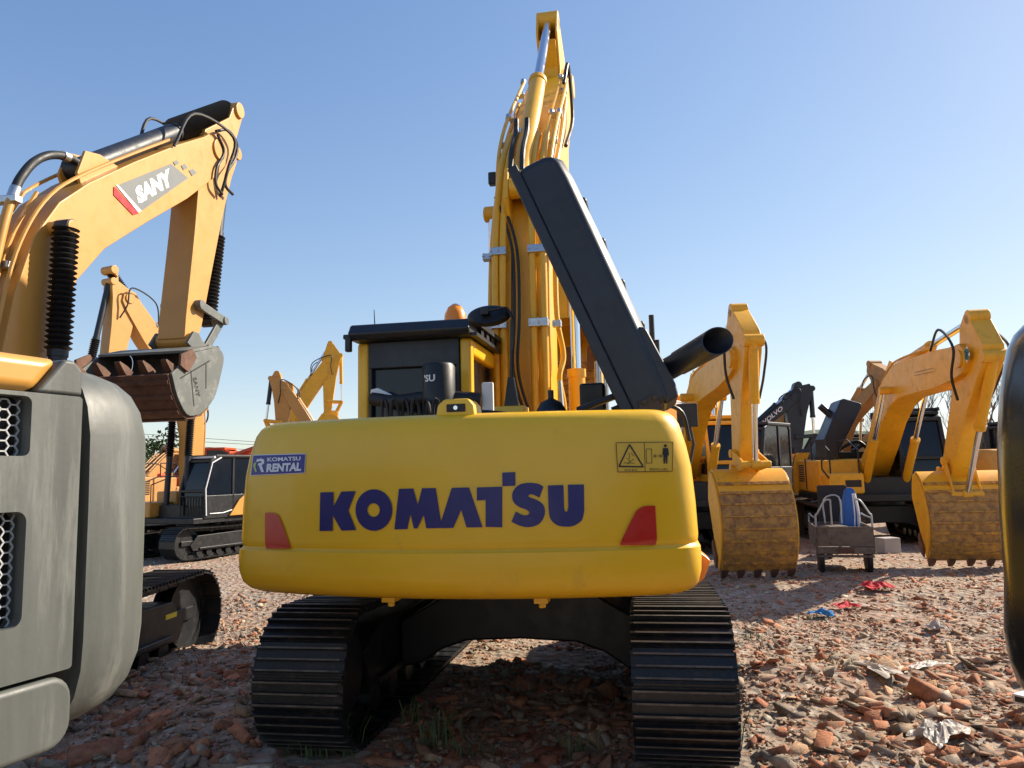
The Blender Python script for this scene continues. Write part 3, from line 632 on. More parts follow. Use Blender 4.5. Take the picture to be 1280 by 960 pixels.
def tree_green(x, y, h, wd, label, seed, n=2600):
    rnd = random.Random(seed); fr = Frame(x, y, G(x, y), 0); root = empty('evergreen_tree', fr, label, 'tree', 'green trees at the yard edge')
    mb = MB(); mb.tube([(0, 0, 0), (.1, 0, h*.4), (0, .1, h*.8)], lambda t: .16*(1-t)+.03, 7); mb.build('trunk', M['bark'], root)
    cl = [(rnd.uniform(-1, 1)*wd*.36, rnd.uniform(-1, 1)*wd*.36, h*rnd.uniform(.3, .9), rnd.uniform(.16, .3)*wd) for _ in range(13)]
    lf = MB()
    for _ in range(n):
        cx, cy, cz, r = rnd.choice(cl); d = V((rnd.gauss(0, 1), rnd.gauss(0, 1), rnd.gauss(0, .8))).normalized()*r*rnd.uniform(.5, 1.1); c = V((cx, cy, cz))+d
        a = V((rnd.uniform(-1, 1), rnd.uniform(-1, 1), rnd.uniform(-1, 1))).normalized(); b_ = a.cross(V((.3, .5, .8))).normalized(); k = rnd.uniform(.07, .15)
        lf.add([c-a*k, c+b_*k*.6, c+a*k, c-b_*k*.6], [(0, 1, 2, 3)])
    lf.build('crown', M['leaf'], root)
tree_green(at(190, 590, 40).x, 40, 4.4, 3.6, 'green leafy tree behind the hanging grey bucket at left', 1)
tree_green(at(1110, 590, 75).x, 75, 5.0, 6, 'distant green tree left of the right yellow boom', 2)
tree_green(at(300, 590, 60).x, 60, 2.6, 5, 'low green tree behind the red orange excavator', 5)
for i, (ya, yb) in enumerate(((541, 546), (546, 552), (551, 557), (532, 541))):
    a, b2 = at(-60, ya-6, 95), at(900, yb+26, 150); mid = (a+b2)/2-V((0, 0, 1.0+.2*i))
    o = MB().tube([a, mid, b2], .03, 4, 10).build('power_line', M['rubber']); tag(o, '%s of the four thin overhead power lines at left' % ('second highest', 'second lowest', 'lowest', 'highest')[i], 'power line', 'overhead power lines')
# ------------------------------------------------------------------ main excavator
M['hinge'] = mat('hinge_steel', (.035, .025, .018), .5, var=.3)
from mathutils.geometry import tessellate_polygon
fr = MAIN
root = empty('excavator', fr, 'large yellow excavator in the middle seen from behind with blue lettering and open hood', 'excavator', 'excavators parked in the yard')
undercarriage(root, -1.1, xo=.05, edges=True, gauge=1.175, wd=.60, Lc=3.55, r=.42, tm='black', sm='shoe')
d = MB(); d.bb(-1.2, 1.2, -1.0, 1.35, 1.0, 1.14); d.bb(-.45, .45, -.2, 1.0, 1.1, 1.5); d.cyl((0, 0, .86), (0, 0, 1.0), .7, n=40); d.build('deck', M['black'], root, bevel=.02)
CK = dict(z0=1.09, z1=2.12, yr=2.75, Ra=3.6)
cw = cw_mb(w=1.388, rc=.17, **CK).build('counterweight', M['yel'], root, ang=50); cw.location.x = 0
def cwpt(px, py, off=.004):
    xl, z = fr.ply(px, py, -2.7)
    for _ in range(6): xl, z = fr.ply(px, py, cw_y(xl, z, **CK))
    return xl, z
def on_cw(polys, name, mt, off=.005, par=None, holes=None):
    mb = MB(); bm = bmesh.new()
    for poly in polys:
        if isinstance(poly, tuple):       # ring: outer, inner
            o_, i_ = poly; n = len(o_)
            vo_ = [bm.verts.new((*cwpt(*p), 0)) for p in o_]; vi = [bm.verts.new((*cwpt(*p), 0)) for p in i_]
            for k in range(n): bm.faces.new((vo_[k], vo_[(k+1) % n], vi[(k+1) % n], vi[k]))
        else:
            vv = [bm.verts.new((*cwpt(*p), 0)) for p in poly]
            for t_ in tessellate_polygon([[V((p[0], p[1], 0)) for p in poly]]):
                try: bm.faces.new([vv[i_] for i_ in t_])
                except ValueError: pass
    bmesh.ops.triangulate(bm, faces=bm.faces)
    for k in range(-24, 25):
        bmesh.ops.bisect_plane(bm, geom=list(bm.verts)+list(bm.edges)+list(bm.faces), plane_co=(k*.055, 0, 0), plane_no=(1, 0, 0))
    for k in range(20):
        bmesh.ops.bisect_plane(bm, geom=list(bm.verts)+list(bm.edges)+list(bm.faces), plane_co=(0, 1.04+k*.054, 0), plane_no=(0, 1, 0))
    bm.verts.index_update()
    mb.add([(p.co.x, cw_y(p.co.x, p.co.y, **CK)-off, p.co.y) for p in bm.verts], [tuple(q.index for q in f.verts) for f in bm.faces]); bm.free()
    return mb.build(name, M[mt], par or root, ang=60)
def c1(L_): return [(280+x/4, 480+y/4) for x, y in L_]
def c2(L_): return [(600+x/4, 480+y/4) for x, y in L_]
def circ(cx, cy, rx, ry, n=40): return [(cx+rx*math.cos(2*math.pi*k/n), cy+ry*math.sin(2*math.pi*k/n)) for k in range(n)]
def smooth_poly(pts, hard):    # catmull only where points are not hard corners
    out = []; n = len(pts)
    for i in range(n):
        a, b, c, d_ = pts[i-1], pts[i], pts[(i+1) % n], pts[(i+2) % n]; out.append(b)
        if not (i in hard and (i+1) % n in hard):
            a_ = b if i in hard else a; dd = c if (i+1) % n in hard else d_
            for k in (1, 2, 3):
                t = k/4; out.append(tuple(.5*(2*b[j]+(c[j]-a_[j])*t+(2*a_[j]-5*b[j]+4*c[j]-dd[j])*t*t+(-a_[j]+3*b[j]-3*c[j]+dd[j])*t**3) for j in (0, 1)))
    return out
K_ = c1([(483, 542), (549, 540), (549, 612), (588, 538), (660, 535), (624, 633), (662, 730), (589, 733), (545, 655), (545, 734), (479, 735)])
O_ = (c1(circ(751, 630, 92, 104)), c1(circ(749, 630, 31, 34)))
M_ = c1([(876, 524), (948, 522), (970, 604), (991, 521), (1060, 520), (1086, 688), (1140, 519), (1226, 517), (1294, 716), (1213, 717), (1187, 628), (1148, 719), (1012, 721), (1000, 655), (968, 722), (950, 722), (934, 650), (918, 725), (853, 727)])
T_ = c2([(-15, 517), (112, 513), (178, 511), (178, 440), (112, 442), (112, 513.5), (112, 716), (28, 714), (28, 580), (-15, 583)])
T_ = c2([(-15, 517), (112, 513), (112, 716), (29, 714), (29, 579), (-15, 583)]); SQ = c2([(112, 443), (177, 440), (178, 508), (113, 511)])
S_ = c2(smooth_poly([(318, 514), (292, 499), (240, 494), (190, 508), (163, 545), (166, 585), (192, 612), (232, 628), (247, 642), (240, 654), (215, 655), (180, 637), (158, 688), (200, 708), (250, 715), (300, 696), (325, 650), (318, 605), (285, 580), (252, 568), (243, 558), (260, 551), (298, 568)], {0, 11, 12, 22}))
U_ = c2(smooth_poly([(340, 507), (418, 505), (421, 615), (424, 633), (431, 639), (438, 633), (442, 615), (440, 503), (520, 502), (522, 630), (510, 680), (470, 708), (430, 713), (385, 705), (352, 672), (343, 620)], {0, 1, 2, 6, 7, 8, 9, 15}))
on_cw([K_, O_, M_, T_, SQ, S_, U_], 'lettering', 'letter', par=cw)
on_cw([c1(smooth_poly([(208, 644), (245, 643), (272, 656), (290, 690), (336, 815), (334, 822), (213, 823), (209, 800)], {0, 4, 5, 6, 7}))], 'tail_reflector', 'redrefl', par=cw, off=.008)
on_cw([c2(smooth_poly([(876, 608), (820, 611), (790, 628), (770, 655), (702, 795), (703, 806), (878, 804), (885, 770)], {0, 4, 5, 6, 7}))], 'tail_reflector', 'redrefl', par=cw, off=.008)
st = on_cw([c1([(146, 354), (411, 347), (406, 446), (133, 459)])], 'rental_sticker', 'white', par=cw, off=.004)
on_cw([c1([(149, 358), (408, 351), (403, 443), (137, 455)])], 'sticker_field', 'purple', par=st, off=.006)
on_cw([c1([(168, 376), (190, 372), (204, 378), (205, 396), (192, 406), (203, 440), (190, 441), (178, 408), (172, 404), (176, 396), (190, 394), (190, 386), (180, 386), (164, 390)]), c1([(151, 400), (160, 390), (166, 396), (160, 412), (168, 438), (160, 440), (150, 412)])], 'sticker_emblem', 'white', par=st, off=.008)
on_cw([c1([(151, 400), (160, 391), (165, 396), (159, 412), (167, 437), (160, 439), (151, 413)])], 'sticker_swoosh', 'green', par=st, off=.0095)
def text_cw(s, x0, y0, x1, y1, hgt, mt, par, off=.008, bold=.02, shear=0, name='sticker_text'):
    # baseline midpoints in pixels: centre line from (x0,y0) to (x1,y1)
    vs, fs, w_, h_ = text2d(s, 1.0, bold, shear)
    mb = MB(); out = []
    for a, b_ in vs:
        t = a/w_+.5; px = x0+(x1-x0)*t; py = y0+(y1-y0)*t-b_*hgt/h_
        xl, z = cwpt(px, py); out.append((xl, cw_y(xl, z, **CK)-off, z))
    mb.add(out, fs); return mb.build(name, M[mt], par, ang=60)
text_cw('KOMATSU', *c1([(220, 378)])[0], *c1([(386, 372)])[0], 5, 'white', st, bold=.03)
text_cw('RENTAL', *c1([(214, 420)])[0], *c1([(389, 413)])[0], 10.5, 'white', st, bold=.05, shear=.12)
ws = on_cw([c2([(680, 293), (966, 289), (962, 437), (690, 441)])], 'warning_sticker', 'sticker', par=cw, off=.004)
def lines_cw(segs, wd, name, mt, par, conv):
    polys = []
    for a, b_ in segs:
        a, b_ = V(a), V(b_); n = (b_-a).normalized(); n = V((-n.y, n.x))*wd/2
        polys.append(conv([tuple(a+n), tuple(b_+n), tuple(b_-n), tuple(a-n)]))
    return on_cw(polys, name, mt, off=.007, par=par)
tri = [(748, 303), (695, 412), (817, 414)]
segs = [(tri[i], tri[(i+1) % 3]) for i in range(3)]
lines_cw(segs, 7, 'warning_symbol', 'ink', ws, c2)
figs = [((822, 292), (826, 438)), ((831, 325), (858, 325)), ((858, 325), (860, 394)), ((860, 394), (833, 396)), ((833, 396), (831, 325)), ((870, 360), (908, 360)), ((868, 360), (880, 351)), ((868, 360), (880, 369)), ((910, 360), (898, 351)), ((910, 360), (898, 369)), ((735, 370), (752, 388)), ((752, 388), (770, 375)), ((745, 345), (750, 375)), ((720, 394), (772, 396)), ((752, 388), (738, 402)), ((756, 345), (768, 360)), ((681, 294), (965, 290)), ((965, 290), (961, 436)), ((961, 436), (690, 440)), ((690, 440), (681, 294))]
lines_cw(figs, 2.6, 'warning_lines', 'ink', ws, c2)
on_cw([c2(circ(927, 309, 7, 8, 12)), c2([(915, 320), (940, 320), (945, 356), (938, 358), (937, 398), (930, 398), (928, 362), (925, 398), (918, 398), (917, 356), (912, 352)])], 'person_symbol', 'ink', off=.0075, par=ws)
text_cw('はさまれ', *c2([(724, 429)])[0], *c2([(788, 430)])[0], 3.2, 'ink', ws, bold=.0, name='warning_text')
text_cw('旋回内立入禁止', *c2([(848, 426)])[0], *c2([(942, 426)])[0], 3.2, 'ink', ws, bold=.0, name='warning_text')
for px in (492, 679, ):
    xl, z = fr.ply(px, 748, -2.35)
    mb = MB(); mb.bb(xl-.04, xl+.04, -2.45, -2.33, 1.045, 1.10); mb.cyl((xl, -2.39, 1.015), (xl, -2.39, 1.05), .02); mb.build('mounting_bolt', M['yel'], root, bevel=.005)
# amber-coloured side marker at right lower corner
mb = MB(); mb.prism([(1.30, 1.38), (1.415, 1.29), (1.44, 1.265), (1.40, 1.17), (1.33, 1.11)], -2.30, -2.14, lambda a, b_, x_: (a, x_, b_)); mb.build('side_marker', M['amber'], root, bevel=.01)
# camera housing
mb = MB(); mb.prism([(-.12, 2.105), (.11, 2.105), (.10, 2.17), (.07, 2.205), (-.07, 2.205), (-.11, 2.17)], -2.62, -2.42, lambda a, b_, x_: (a+fr.ply(571, 505, -2.6)[0], x_, b_)); o = mb.build('camera_housing', M['yel'], root, bevel=.012)
xc = fr.ply(571, 505, -2.6)[0]
mb = MB(); mb.bb(xc-.055, xc+.055, -2.627, -2.615, 2.13, 2.175); l_ = mb.build('camera_window', M['ink'], o, bevel=.004); MB().cyl((xc, -2.633, 2.153), (xc, -2.62, 2.153), .012).build('lens', M['chrome'], l_)
# engine house under the open hood
mb = MB(); mb.bb(-1.27, 1.27, -2.02, -.98, 1.143, 1.9); eh = mb.build('engine_house', M['yel'], root, bevel=.05)
mb = MB(); mb.bb(-.6, .85, -1.9, -1.1, 1.895, 1.95); mb.bb(-.3, .3, -1.75, -1.2, 1.95, 2.12); mb.tube([(-.5, -1.6, 2.0), (-.1, -1.75, 2.16), (.3, -1.5, 2.12), (.5, -1.2, 2.0)], .05, 8, 6); mb.cyl((.2, -1.2, 1.9), (.2, -1.2, 2.2), .09); mb.build('engine', M['black'], eh, bevel=.01)
# open hood: pan swung up about its right edge
hy = -1.95
def hp(px, py, y=hy): return fr.ply(px, py, y)
ex = V(hp(800, 505)); e2 = V(hp(664, 208)); ax = (e2-ex).normalized(); nn_ = V((ax.y, -ax.x))   # nn_ : outward, to the right
Lh = (e2-ex).length; Wp = .40; print('hood', Lh, ex, e2)
def hq(a, b_): q = ex+ax*a*Lh+nn_*b_; return (q.x, q.y)
prof = [(-.03, -.07), (1.02, -.1), (1.03, -.03), (1.03, .10), (1.018, .165), (.985, .21), (.90, .222), (.65, .226), (.35, .226), (.10, .226), (.04, .21), (-.02, .18), (-.03, .12)]
fnx = lambda a, b_, x_: (a, x_, b_)
hb_ = MB()
def hring(y_, k_, e_): return [(hq(a-(e_ if a > .9 else 0), min(b_, .226*k_) if b_ > .05 else b_)[0], y_, hq(a-(e_ if a > .9 else 0), min(b_, .226*k_) if b_ > .05 else b_)[1]) for a, b_ in prof]
hb_.loft([hring(hy, .80, .02), hring(hy+.09, 1.06, 0), hring(hy+1.0, 1.06, 0)]); hood = hb_.build('engine_hood', M['navy'], root, bevel=.035, seg=4, ang=60)
mb = MB(); rim = [(-.035, -.13), (1.03, -.155), (1.035, -.085), (-.035, -.055)]; mb.prism([hq(a, b_) for a, b_ in rim], hy-.02, hy+1.02, fnx); mb.build('hood_rim', M['navy'], hood, bevel=.012)
mb = MB()
for a in (.28, .46, .64, .82): mb.prism([hq(a-.025, .18), hq(a+.025, .18), hq(a+.012, .248), hq(a-.012, .248)], hy+.15, hy+.97, fnx)
mb.build('hood_rib', M['navy'], hood, bevel=.02)
mb = MB(); mb.prism([hq(-.05, -.04), hq(.012, .0), hq(.012, .11), hq(-.05, .12)], hy-.012, hy+.06, fnx)
for t in (.03, .10): q = hq(0, t); mb.cyl((q[0], hy-.03, q[1]), (q[0], hy, q[1]), .018)
mb.build('hinge', M['hinge'], hood, bevel=.004)
# box at the lower right of the hood and the exhaust pipe
mb = MB(); mb.prism([hq(-.04, .14), hq(.27, .18), hq(.25, .235), hq(.02, .255), hq(-.03, .24)], hy+.02, hy+.62, fnx); mb.build('exhaust_box', M['navy'], hood, bevel=.02)
p0 = V((*hq(.09, .19), 0)); p1 = fr.loc(at(903, 425, 1)); q = fr.ply(897, 426, hy+.30)
p0 = V((p0.x, hy+.33, p0.y)); q = fr.ply(897, 426, hy+.02); p1 = V((q[0], hy+.02, q[1])); dr = (p1-p0).normalized(); Lp = (p1-p0).length
mb = MB(); n = 32; u_ = dr.cross(V((0, 1, 0))).normalized(); w_ = dr.cross(u_)
def ringp(t, r, slant=0):
    out = []
    for k in range(n):
        a = 2*math.pi*k/n; off = (u_*math.cos(a)+w_*math.sin(a))*r
        s_ = slant*(off.dot(w_ if w_.y > 0 else -w_))/r
        out.append(p0+dr*(t+s_)+off)
    return out
rp = .077
mb.loft([ringp(0, rp*.98), ringp(.18, rp*.98), ringp(.19, rp*1.06), ringp(Lp, rp*1.15, .06), ringp(Lp, rp*1.07, .055), ringp(.05, rp*.9)]); mb.build('exhaust_pipe', M['navy'], hood)
# struts and little things behind the counterweight
mb = MB()
a_, b_ = fr.ply(722, 513, -2.0), fr.ply(790, 487, -1.9); mb.tube([(a_[0], -2.0, a_[1]), (b_[0], -1.9, b_[1])], .022, 8); mb.build('hood_strut', M['black'], root); mb = MB()
a_, b_ = fr.ply(765, 513, -1.5), fr.ply(792, 502, -1.5); mb.tube([(a_[0], -1.5, a_[1]), (b_[0], -1.5, b_[1])], .022, 8)
mb.build('hood_strut', M['black'], root)
a_ = fr.ply(689, 510, -1.7); mb = MB(); mb.rev((a_[0], -1.7, 1.95), (a_[0], -1.7, a_[1]+.12), [(0, .1), (.4, .1), (.42, .115), (.6, .11), (.78, .07), (.85, .02), (1, .02)], 20); mb.build('filler_cap', M['black'], root)
a_ = fr.ply(741, 500, -1.3); mb = MB(); mb.bb(a_[0]-.09, a_[0]+.09, -1.35, -1.2, 1.9, a_[1]+.12); mb.build('control_box', M['black'], root, bevel=.02)
for px, top, rr in ((747, 452, .03), (757, 462, .022)):
    a_ = fr.ply(px, top, -.2); MB().cyl((a_[0], -.2, 1.8), (a_[0], -.2, a_[1]), rr).build('fluid_pipe', M['zinc'], root)
for px, top, rr in ((814, 394, .028), (821, 425, .026)):
    a_ = fr.ply(px, top, 1.2); MB().cyl((a_[0], 1.2, 1.5), (a_[0], 1.2, a_[1]), rr).build('handrail_post', M['black'], root)
a_ = fr.ply(859, 517, .9); mb = MB(); mb.bb(a_[0]-.1, a_[0]+.1, .9, .96, a_[1]-.13, a_[1]+.1); mb.tube([(a_[0], .95, a_[1]), (a_[0]+.05, .97, a_[1]-.3), (a_[0]-.1, .97, 1.4)], .02, 6); mb.build('side_mirror', M['navy'], root, bevel=.02)
a_ = fr.ply(838, 510, .3); MB().tube([(a_[0]-.1, .3, a_[1]-.3), (a_[0]-.06, .3, a_[1]), (a_[0]+.1, .35, a_[1]-.04), (a_[0]+.16, .4, a_[1]-.3)], .02, 6, 5).build('handrail', M['black'], root)
mb = MB(); mb.bb(.42, 1.28, -.95, .45, 1.143, 1.75); mb.build('fuel_tank', M['yel'], root, bevel=.04)
mb = MB(); mb.bb(.55, 1.28, .46, 1.3, 1.143, 1.5); mb.build('tool_box', M['yel'], root, bevel=.04)
# ---- cab
Y0 = -.92; xa = fr.ply(446, 480, Y0)[0]; xb = fr.ply(590, 480, Y0)[0]; zt = fr.ply(520, 428, Y0)[1]
print('cab', xa, xb, zt)
Y1 = .95; z0, z1 = 1.15, zt+.02
g = MB(); g.bb(xa+.05, xb-.05, Y0+.05, Y1-.05, z0+.05, z1-.06)
cb = MB(); pw = .10
for x_, s_ in ((xa, 1), (xb, -1)):
    for yy in (Y0+pw/2, Y1-pw/2): cb.box((x_+s_*pw/2, yy, (z0+z1)/2), (pw, pw, z1-z0))
    cb.bb(min(x_, x_+s_*pw), max(x_, x_+s_*pw), Y0+pw, Y1-pw, z1-.14, z1)
    cb.bb(min(x_, x_+s_*.06), max(x_, x_+s_*.06), Y0+pw, Y1-pw, z0, z0+.5)
    cb.box((x_+s_*.04, (Y0+Y1)/2+.1, (z0+z1)/2), (.06, .07, z1-z0))
cb.bb(xa+pw, xb-pw, Y1-pw, Y1, z0, z0+.3)
cab = cb.build('cab', M['yel'], root, bevel=.035, seg=3); g.build('window', M['glass'], cab)
mb = MB(); mb.bb(xa+pw, xb-pw, Y0-.004, Y0+.05, z1-.22, z1-.0); mb.bb(xa+pw, xb-pw, Y0-.004, Y0+.05, z0, z0+.55); mb.bb(xa+pw, xa+pw+.03, Y0, Y0+.05, z0, z1); mb.bb(xb-pw-.03, xb-pw, Y0, Y0+.05, z0, z1); mb.build('rear_window_frame', M['navy'], cab, bevel=.01)
ra, rb = fr.ply(437, 410, Y0-.1)[0], fr.ply(588, 398, Y0-.1)[0]; zr = z1
mb = MB(); mb.prism([(Y0-.12, zr-.0), (Y0-.16, zr+.05), (Y0-.10, zr+.135), (Y1-.5, zr+.15), (Y1-.1, zr+.1), (Y1-.1, zr)], ra, rb)
mb.build('roof', M['navy'], cab, bevel=.02)
mb = MB()
for i in range(8): mb.bb(rb-.01, rb+.03, Y0+.15+i*.2, Y0+.25+i*.2, zr+.02, zr+.1)
mb.bb(rb+.0, rb+.05, Y0-.1, Y1-.1, zr+.09, zr+.13); mb.bb(rb+.0, rb+.05, Y0-.1, Y1-.1, zr-.01, zr+.02); mb.build('roof_guard', M['black'], cab)
mb = MB(); mb.bb(ra-.06, ra+.04, Y0-.1, Y0+.02, zr+.02, zr+.06); mb.box((ra+.0, Y0-.12, zr-.03), (.05, .05, .12)); mb.build('work_light', M['black'], cab, bevel=.01)
a_ = fr.ply(469, 400, Y0+.3); MB().cyl((a_[0], Y0+.3, zr+.12), (a_[0]-.01, Y0+.3, zr+.34), .006, .003).build('antenna', M['black'], cab)
a_ = fr.ply(569, 385, Y0+.4); mb = MB(); mb.rev((a_[0], Y0+.4, zr+.12), (a_[0], Y0+.4, a_[1]+.035), [(0, .098), (.35, .098), (.65, .09), (.88, .062), (1, .02)], 24); bc = mb.build('beacon', M['amber'], cab)
MB().cyl((a_[0], Y0+.4, zr+.13), (a_[0], Y0+.4, zr+.16), .095).build('beacon_base', M['black'], bc)
# lower rear window clutter: seat, white sheet, precleaner
a_ = fr.ply(550, 475, Y0-.22); mb = MB(); mb.rev((a_[0], Y0-.25, 1.9), (a_[0], Y0-.25, fr.ply(550, 455, Y0-.25)[1]), [(0, .06), (.3, .06), (.32, .12), (.40, .15), (.42, .15), (.46, .125), (.97, .125), (1, .11)], 28); pc = mb.build('precleaner', M['black'], root)
vs, fs, w_2, h_2 = text2d("'SU", 1, .03)
mb = MB()
def cylp(u, v_): th = (u/.125)-.35; return (a_[0]+.1285*math.sin(th), Y0-.25-.1285*math.cos(th), a_[1]+v_)
mb.add([cylp(p*.1/w_2, q_*.055/h_2) for p, q_ in vs], fs); mb.build('precleaner_text', M['white'], pc)
a_ = fr.ply(500, 500, Y0-.12); b_ = fr.ply(466, 494, Y0-.12)
mb = MB(); mb.tube([(b_[0]-.0, Y0-.12, b_[1]-.03), (a_[0], Y0-.2, a_[1]-.02), (fr.ply(545, 497, Y0-.2)[0], Y0-.22, a_[1]), (fr.ply(600, 500, Y0-.2)[0], Y0-.2, a_[1]-.03)], .055, 10, 6); mb.build('air_duct', M['rubber'], root)
mb = MB(); b_ = fr.ply(482, 494, Y0-.1); mb.prism([(b_[0]-.13, b_[1]-.05), (b_[0]-.12, b_[1]+.05), (b_[0]-.06, b_[1]+.06), (b_[0]+.12, b_[1]-.03), (b_[0]+.12, b_[1]-.06)], Y0-.12, Y0-.08, fnx); mb.build('bracket', M['white'], root, bevel=.01)
mb = MB(); a_ = fr.ply(609, 496, -1.1); mb.bb(a_[0]-.042, a_[0]+.048, -1.11, -1.07, 1.9, fr.ply(609, 478, -1.1)[1]); mb.build('reservoir', M['white'], root, bevel=.01)
for i in range(6):
    q = fr.ply(478+i*13, 514, -1.3); MB().tube([(q[0], -1.3, 1.9), (q[0]+.005, -1.32-.03*(i % 2), q[1]+.035), (q[0]+.05, -1.34, q[1]+.045), (q[0]+.08, -1.3, 1.93)], .013, 6, 4).build('engine_hose', M['rubber' if i % 2 else 'black'], eh)
# ---- rear view mirror on post
yy = -1.35; b0 = fr.ply(640, 513, yy); t0 = fr.ply(637, 400, yy); mb = MB()
mb.prism([(b0[0]-.10, 1.95), (b0[0]+.10, 1.95), (b0[0]+.02, b0[1]+.24), (b0[0]-.02, b0[1]+.24)], yy-.03, yy+.03, fnx)
mb.cyl((b0[0], yy, b0[1]+.1), (t0[0]+.02, yy, t0[1]), .016); q = fr.ply(636, 388, yy); q2 = fr.ply(608, 391, yy)
mb.tube([(t0[0]+.02, yy, t0[1]-.25), (t0[0]+.035, yy-.03, t0[1]-.05), (q[0], yy-.04, q[1]), (q2[0]+.1, yy-.06, q2[1]+.01), (q2[0], yy-.05, q2[1])], .011, 8, 6)
mp = mb.build('mirror_post', M['black'], root)
c_ = fr.ply(610, 394, yy-.02); mb = MB(); rings = []
for t, r_ in ((-.02, .75), (0, .95), (.012, 1.0), (.02, .97), (.024, .8)):
    rings.append([(c_[0]+.165*r_*math.cos(2*math.pi*k/36), yy+t+.03*math.sin(2*math.pi*k/36), c_[1]+.087*r_*math.sin(2*math.pi*k/36)) for k in range(36)])
mb.loft(rings); mr_ = mb.build('mirror_head', M['black'], mp); mb = MB(); mb.box((q2[0], yy-.04, q2[1]), (.06, .05, .05)); mb.build('mirror_clamp', M['black'], mr_, bevel=.005)
mb = MB(); b_ = fr.ply(640, 512, yy); mb.bb(b_[0]-.11, b_[0]+.11, yy-.1, yy+.1, 1.93, b_[1]+.02); mb.build('mirror_base', M['yel'], root, bevel=.01)
# ---- boom
F = (.16, 1.72); bpx = 0.0
T = fr.pl(692, 128, bpx); A0 = fr.pl(686, 30, bpx); 
T = (2.92, 6.55); A0 = (fr.pl(685, 27, bpx))
print('A0 raw', A0)
# pick A0 at its distance along the view ray: plane y = 2.75
A0 = (2.62, fr.ply(685, 27, 2.62)[1]); T = (2.95, fr.ply(690, 112, 2.95)[1]); print('T', T, A0, fr.ply(690, 112, 2.95), fr.ply(685, 27, 2.62))
E = (3.0, 3.75); lip = (1.75, 3.0)
bs = boom_set(root, F, T, A0, E, lip, 'yelboom', bw=.25, bk='yelboom', bkl='rust2', cutf=.8, bwid=1.15, hoses=False, cylm='yelboom', cf=(.47, .56, .55), linkm='yelboom', awf=.56, tb=.0, fork=True)
B = bs['B']
def bt(u, v, x_, o_=0): q = B.p(u, v); return V((x_, q[0], q[1]))
topc = [(.02, .045), (.07, .055), (.17, .11), (.28, .165), (.38, .20)]
def sep(pts, r_, n_, s_, name, mt): MB().tube(pts, r_, n_, s_).build(name, M[mt], bs['boom'])
for x_, r_ in ((-.235, .034), (-.165, .034), (.115, .034), (.215, .034)):
    sep([bt(.045, .065, x_*1.1), bt(.09, .085, x_), bt(.17, .127, x_), bt(.28, .182, x_), bt(.36, .213, x_*.95), bt(.47, .225, x_*.9), bt(.58, .20, x_*.85)], r_, 10, 6, 'boom_pipe', 'yelboom')
for x_, r_ in ((-.33, .026), (.33, .026)):
    sep([bt(.06, .02, x_*1.0), bt(.10, .05, x_*1.05), bt(.13, .085, x_*.98), bt(.17, .09, x_*1.08), bt(.22, .13, x_*.95), bt(.33, .17, x_*.92), bt(.47, .19, x_*.85), bt(.60, .165, x_*.9), bt(.80, .11, x_*.85)], r_, 8, 6, 'boom_pipe', 'yelboom')
for x_, r_ in ((-.26, .02), (.27, .022), (.19, .02)):
    sep([bt(.40, .215, x_*.9), bt(.50, .222, x_), bt(.62, .195, x_*1.05), bt(.80, .13, x_*1.05), bt(.90, .095, x_*1.0)], r_, 8, 6, 'boom_pipe', 'yelboom')
e3 = V((0, B.e.x, B.e.y))
def onboom(u):   # interpolated top outline
    tp = [(.0, .04), (.07, .055), (.17, .11), (.28, .165), (.38, .20), (.47, .205), (.56, .187), (.70, .145), (.86, .092), (.97, .05)]
    for a, b_ in zip(tp, tp[1:]):
        if a[0] <= u <= b_[0]: return a[1]+(b_[1]-a[1])*(u-a[0])/(b_[0]-a[0]), math.atan2(b_[1]-a[1], b_[0]-a[0])
    return tp[0][1], .5
def u_at(py, lo=.02, hi=.9):
    for _ in range(30):
        u = (lo+hi)/2; v, _a = onboom(u); y_ = project(fr.world(bt(u, v, 0)))[1]
        if y_ > py: lo = u
        else: hi = u
    return u
def clamp(u, x0, x1, h=.11, ln=.075, lift=.10):
    v, an = onboom(u); dirv = V((B.e.x, B.e.y))*math.cos(an)+V((B.n.x, B.n.y))*math.sin(an); nv = V((-dirv.y, dirv.x))
    c = V(B.p(u, v)); X3 = V((1, 0, 0)); Y3 = V((0, dirv.x, dirv.y)); Z3 = V((0, nv.x, nv.y)); Mx = Matrix((X3, Y3, Z3)).transposed()
    p = V(((x0+x1)/2, c.x, c.y))+Z3*lift; cl = MB(); cl.box(p, (x1-x0, ln, h), Mx); k = max(1, round((x1-x0)/.075))
    for i in range(k+1): q_ = p+X3*((i/k-.5)*(x1-x0-.02)); cl.cyl(q_+Z3*(h/2), q_+Z3*(h/2+.016), .012, n=8); cl.bar(q_-Y3*(ln/2+.004)+Z3*h*.3, q_+Y3*(ln/2+.004)+Z3*h*.3, .012, h*.5, up=Z3)
    cl.build('pipe_clamp', M['zinc'], bs['boom'], bevel=.008)
print('u', u_at(320), u_at(408))
for py_ in (320, 408):
    u = u_at(py_); clamp(u, -.275, -.125); clamp(u, .075, .255); clamp(u, -.37, -.29, .07, .06, .02); clamp(u, .28, .36, .07, .06, .02)
for u in (.56, .68, .82):
    clamp(u, -.29, -.22, .06, .05, .05); clamp(u, .17, .30, .06, .05, .05)
for x_ in (-.03, .015):
    sep([bt(.055, .06, .12+x_), bt(.07, .085, .05+x_), bt(.12, .125, -.03+x_), bt(.2, .155, -.02+x_), bt(.3, .19, -.04+x_), bt(.36, .215, -.13+x_), bt(.40, .22, -.22+x_)], .014, 8, 6, 'boom_hose', 'rubber')
sep([bt(.12, .10, -.09), bt(.2, .143, -.085), bt(.3, .188, -.08)], .007, 6, 5, 'cable', 'rubber')
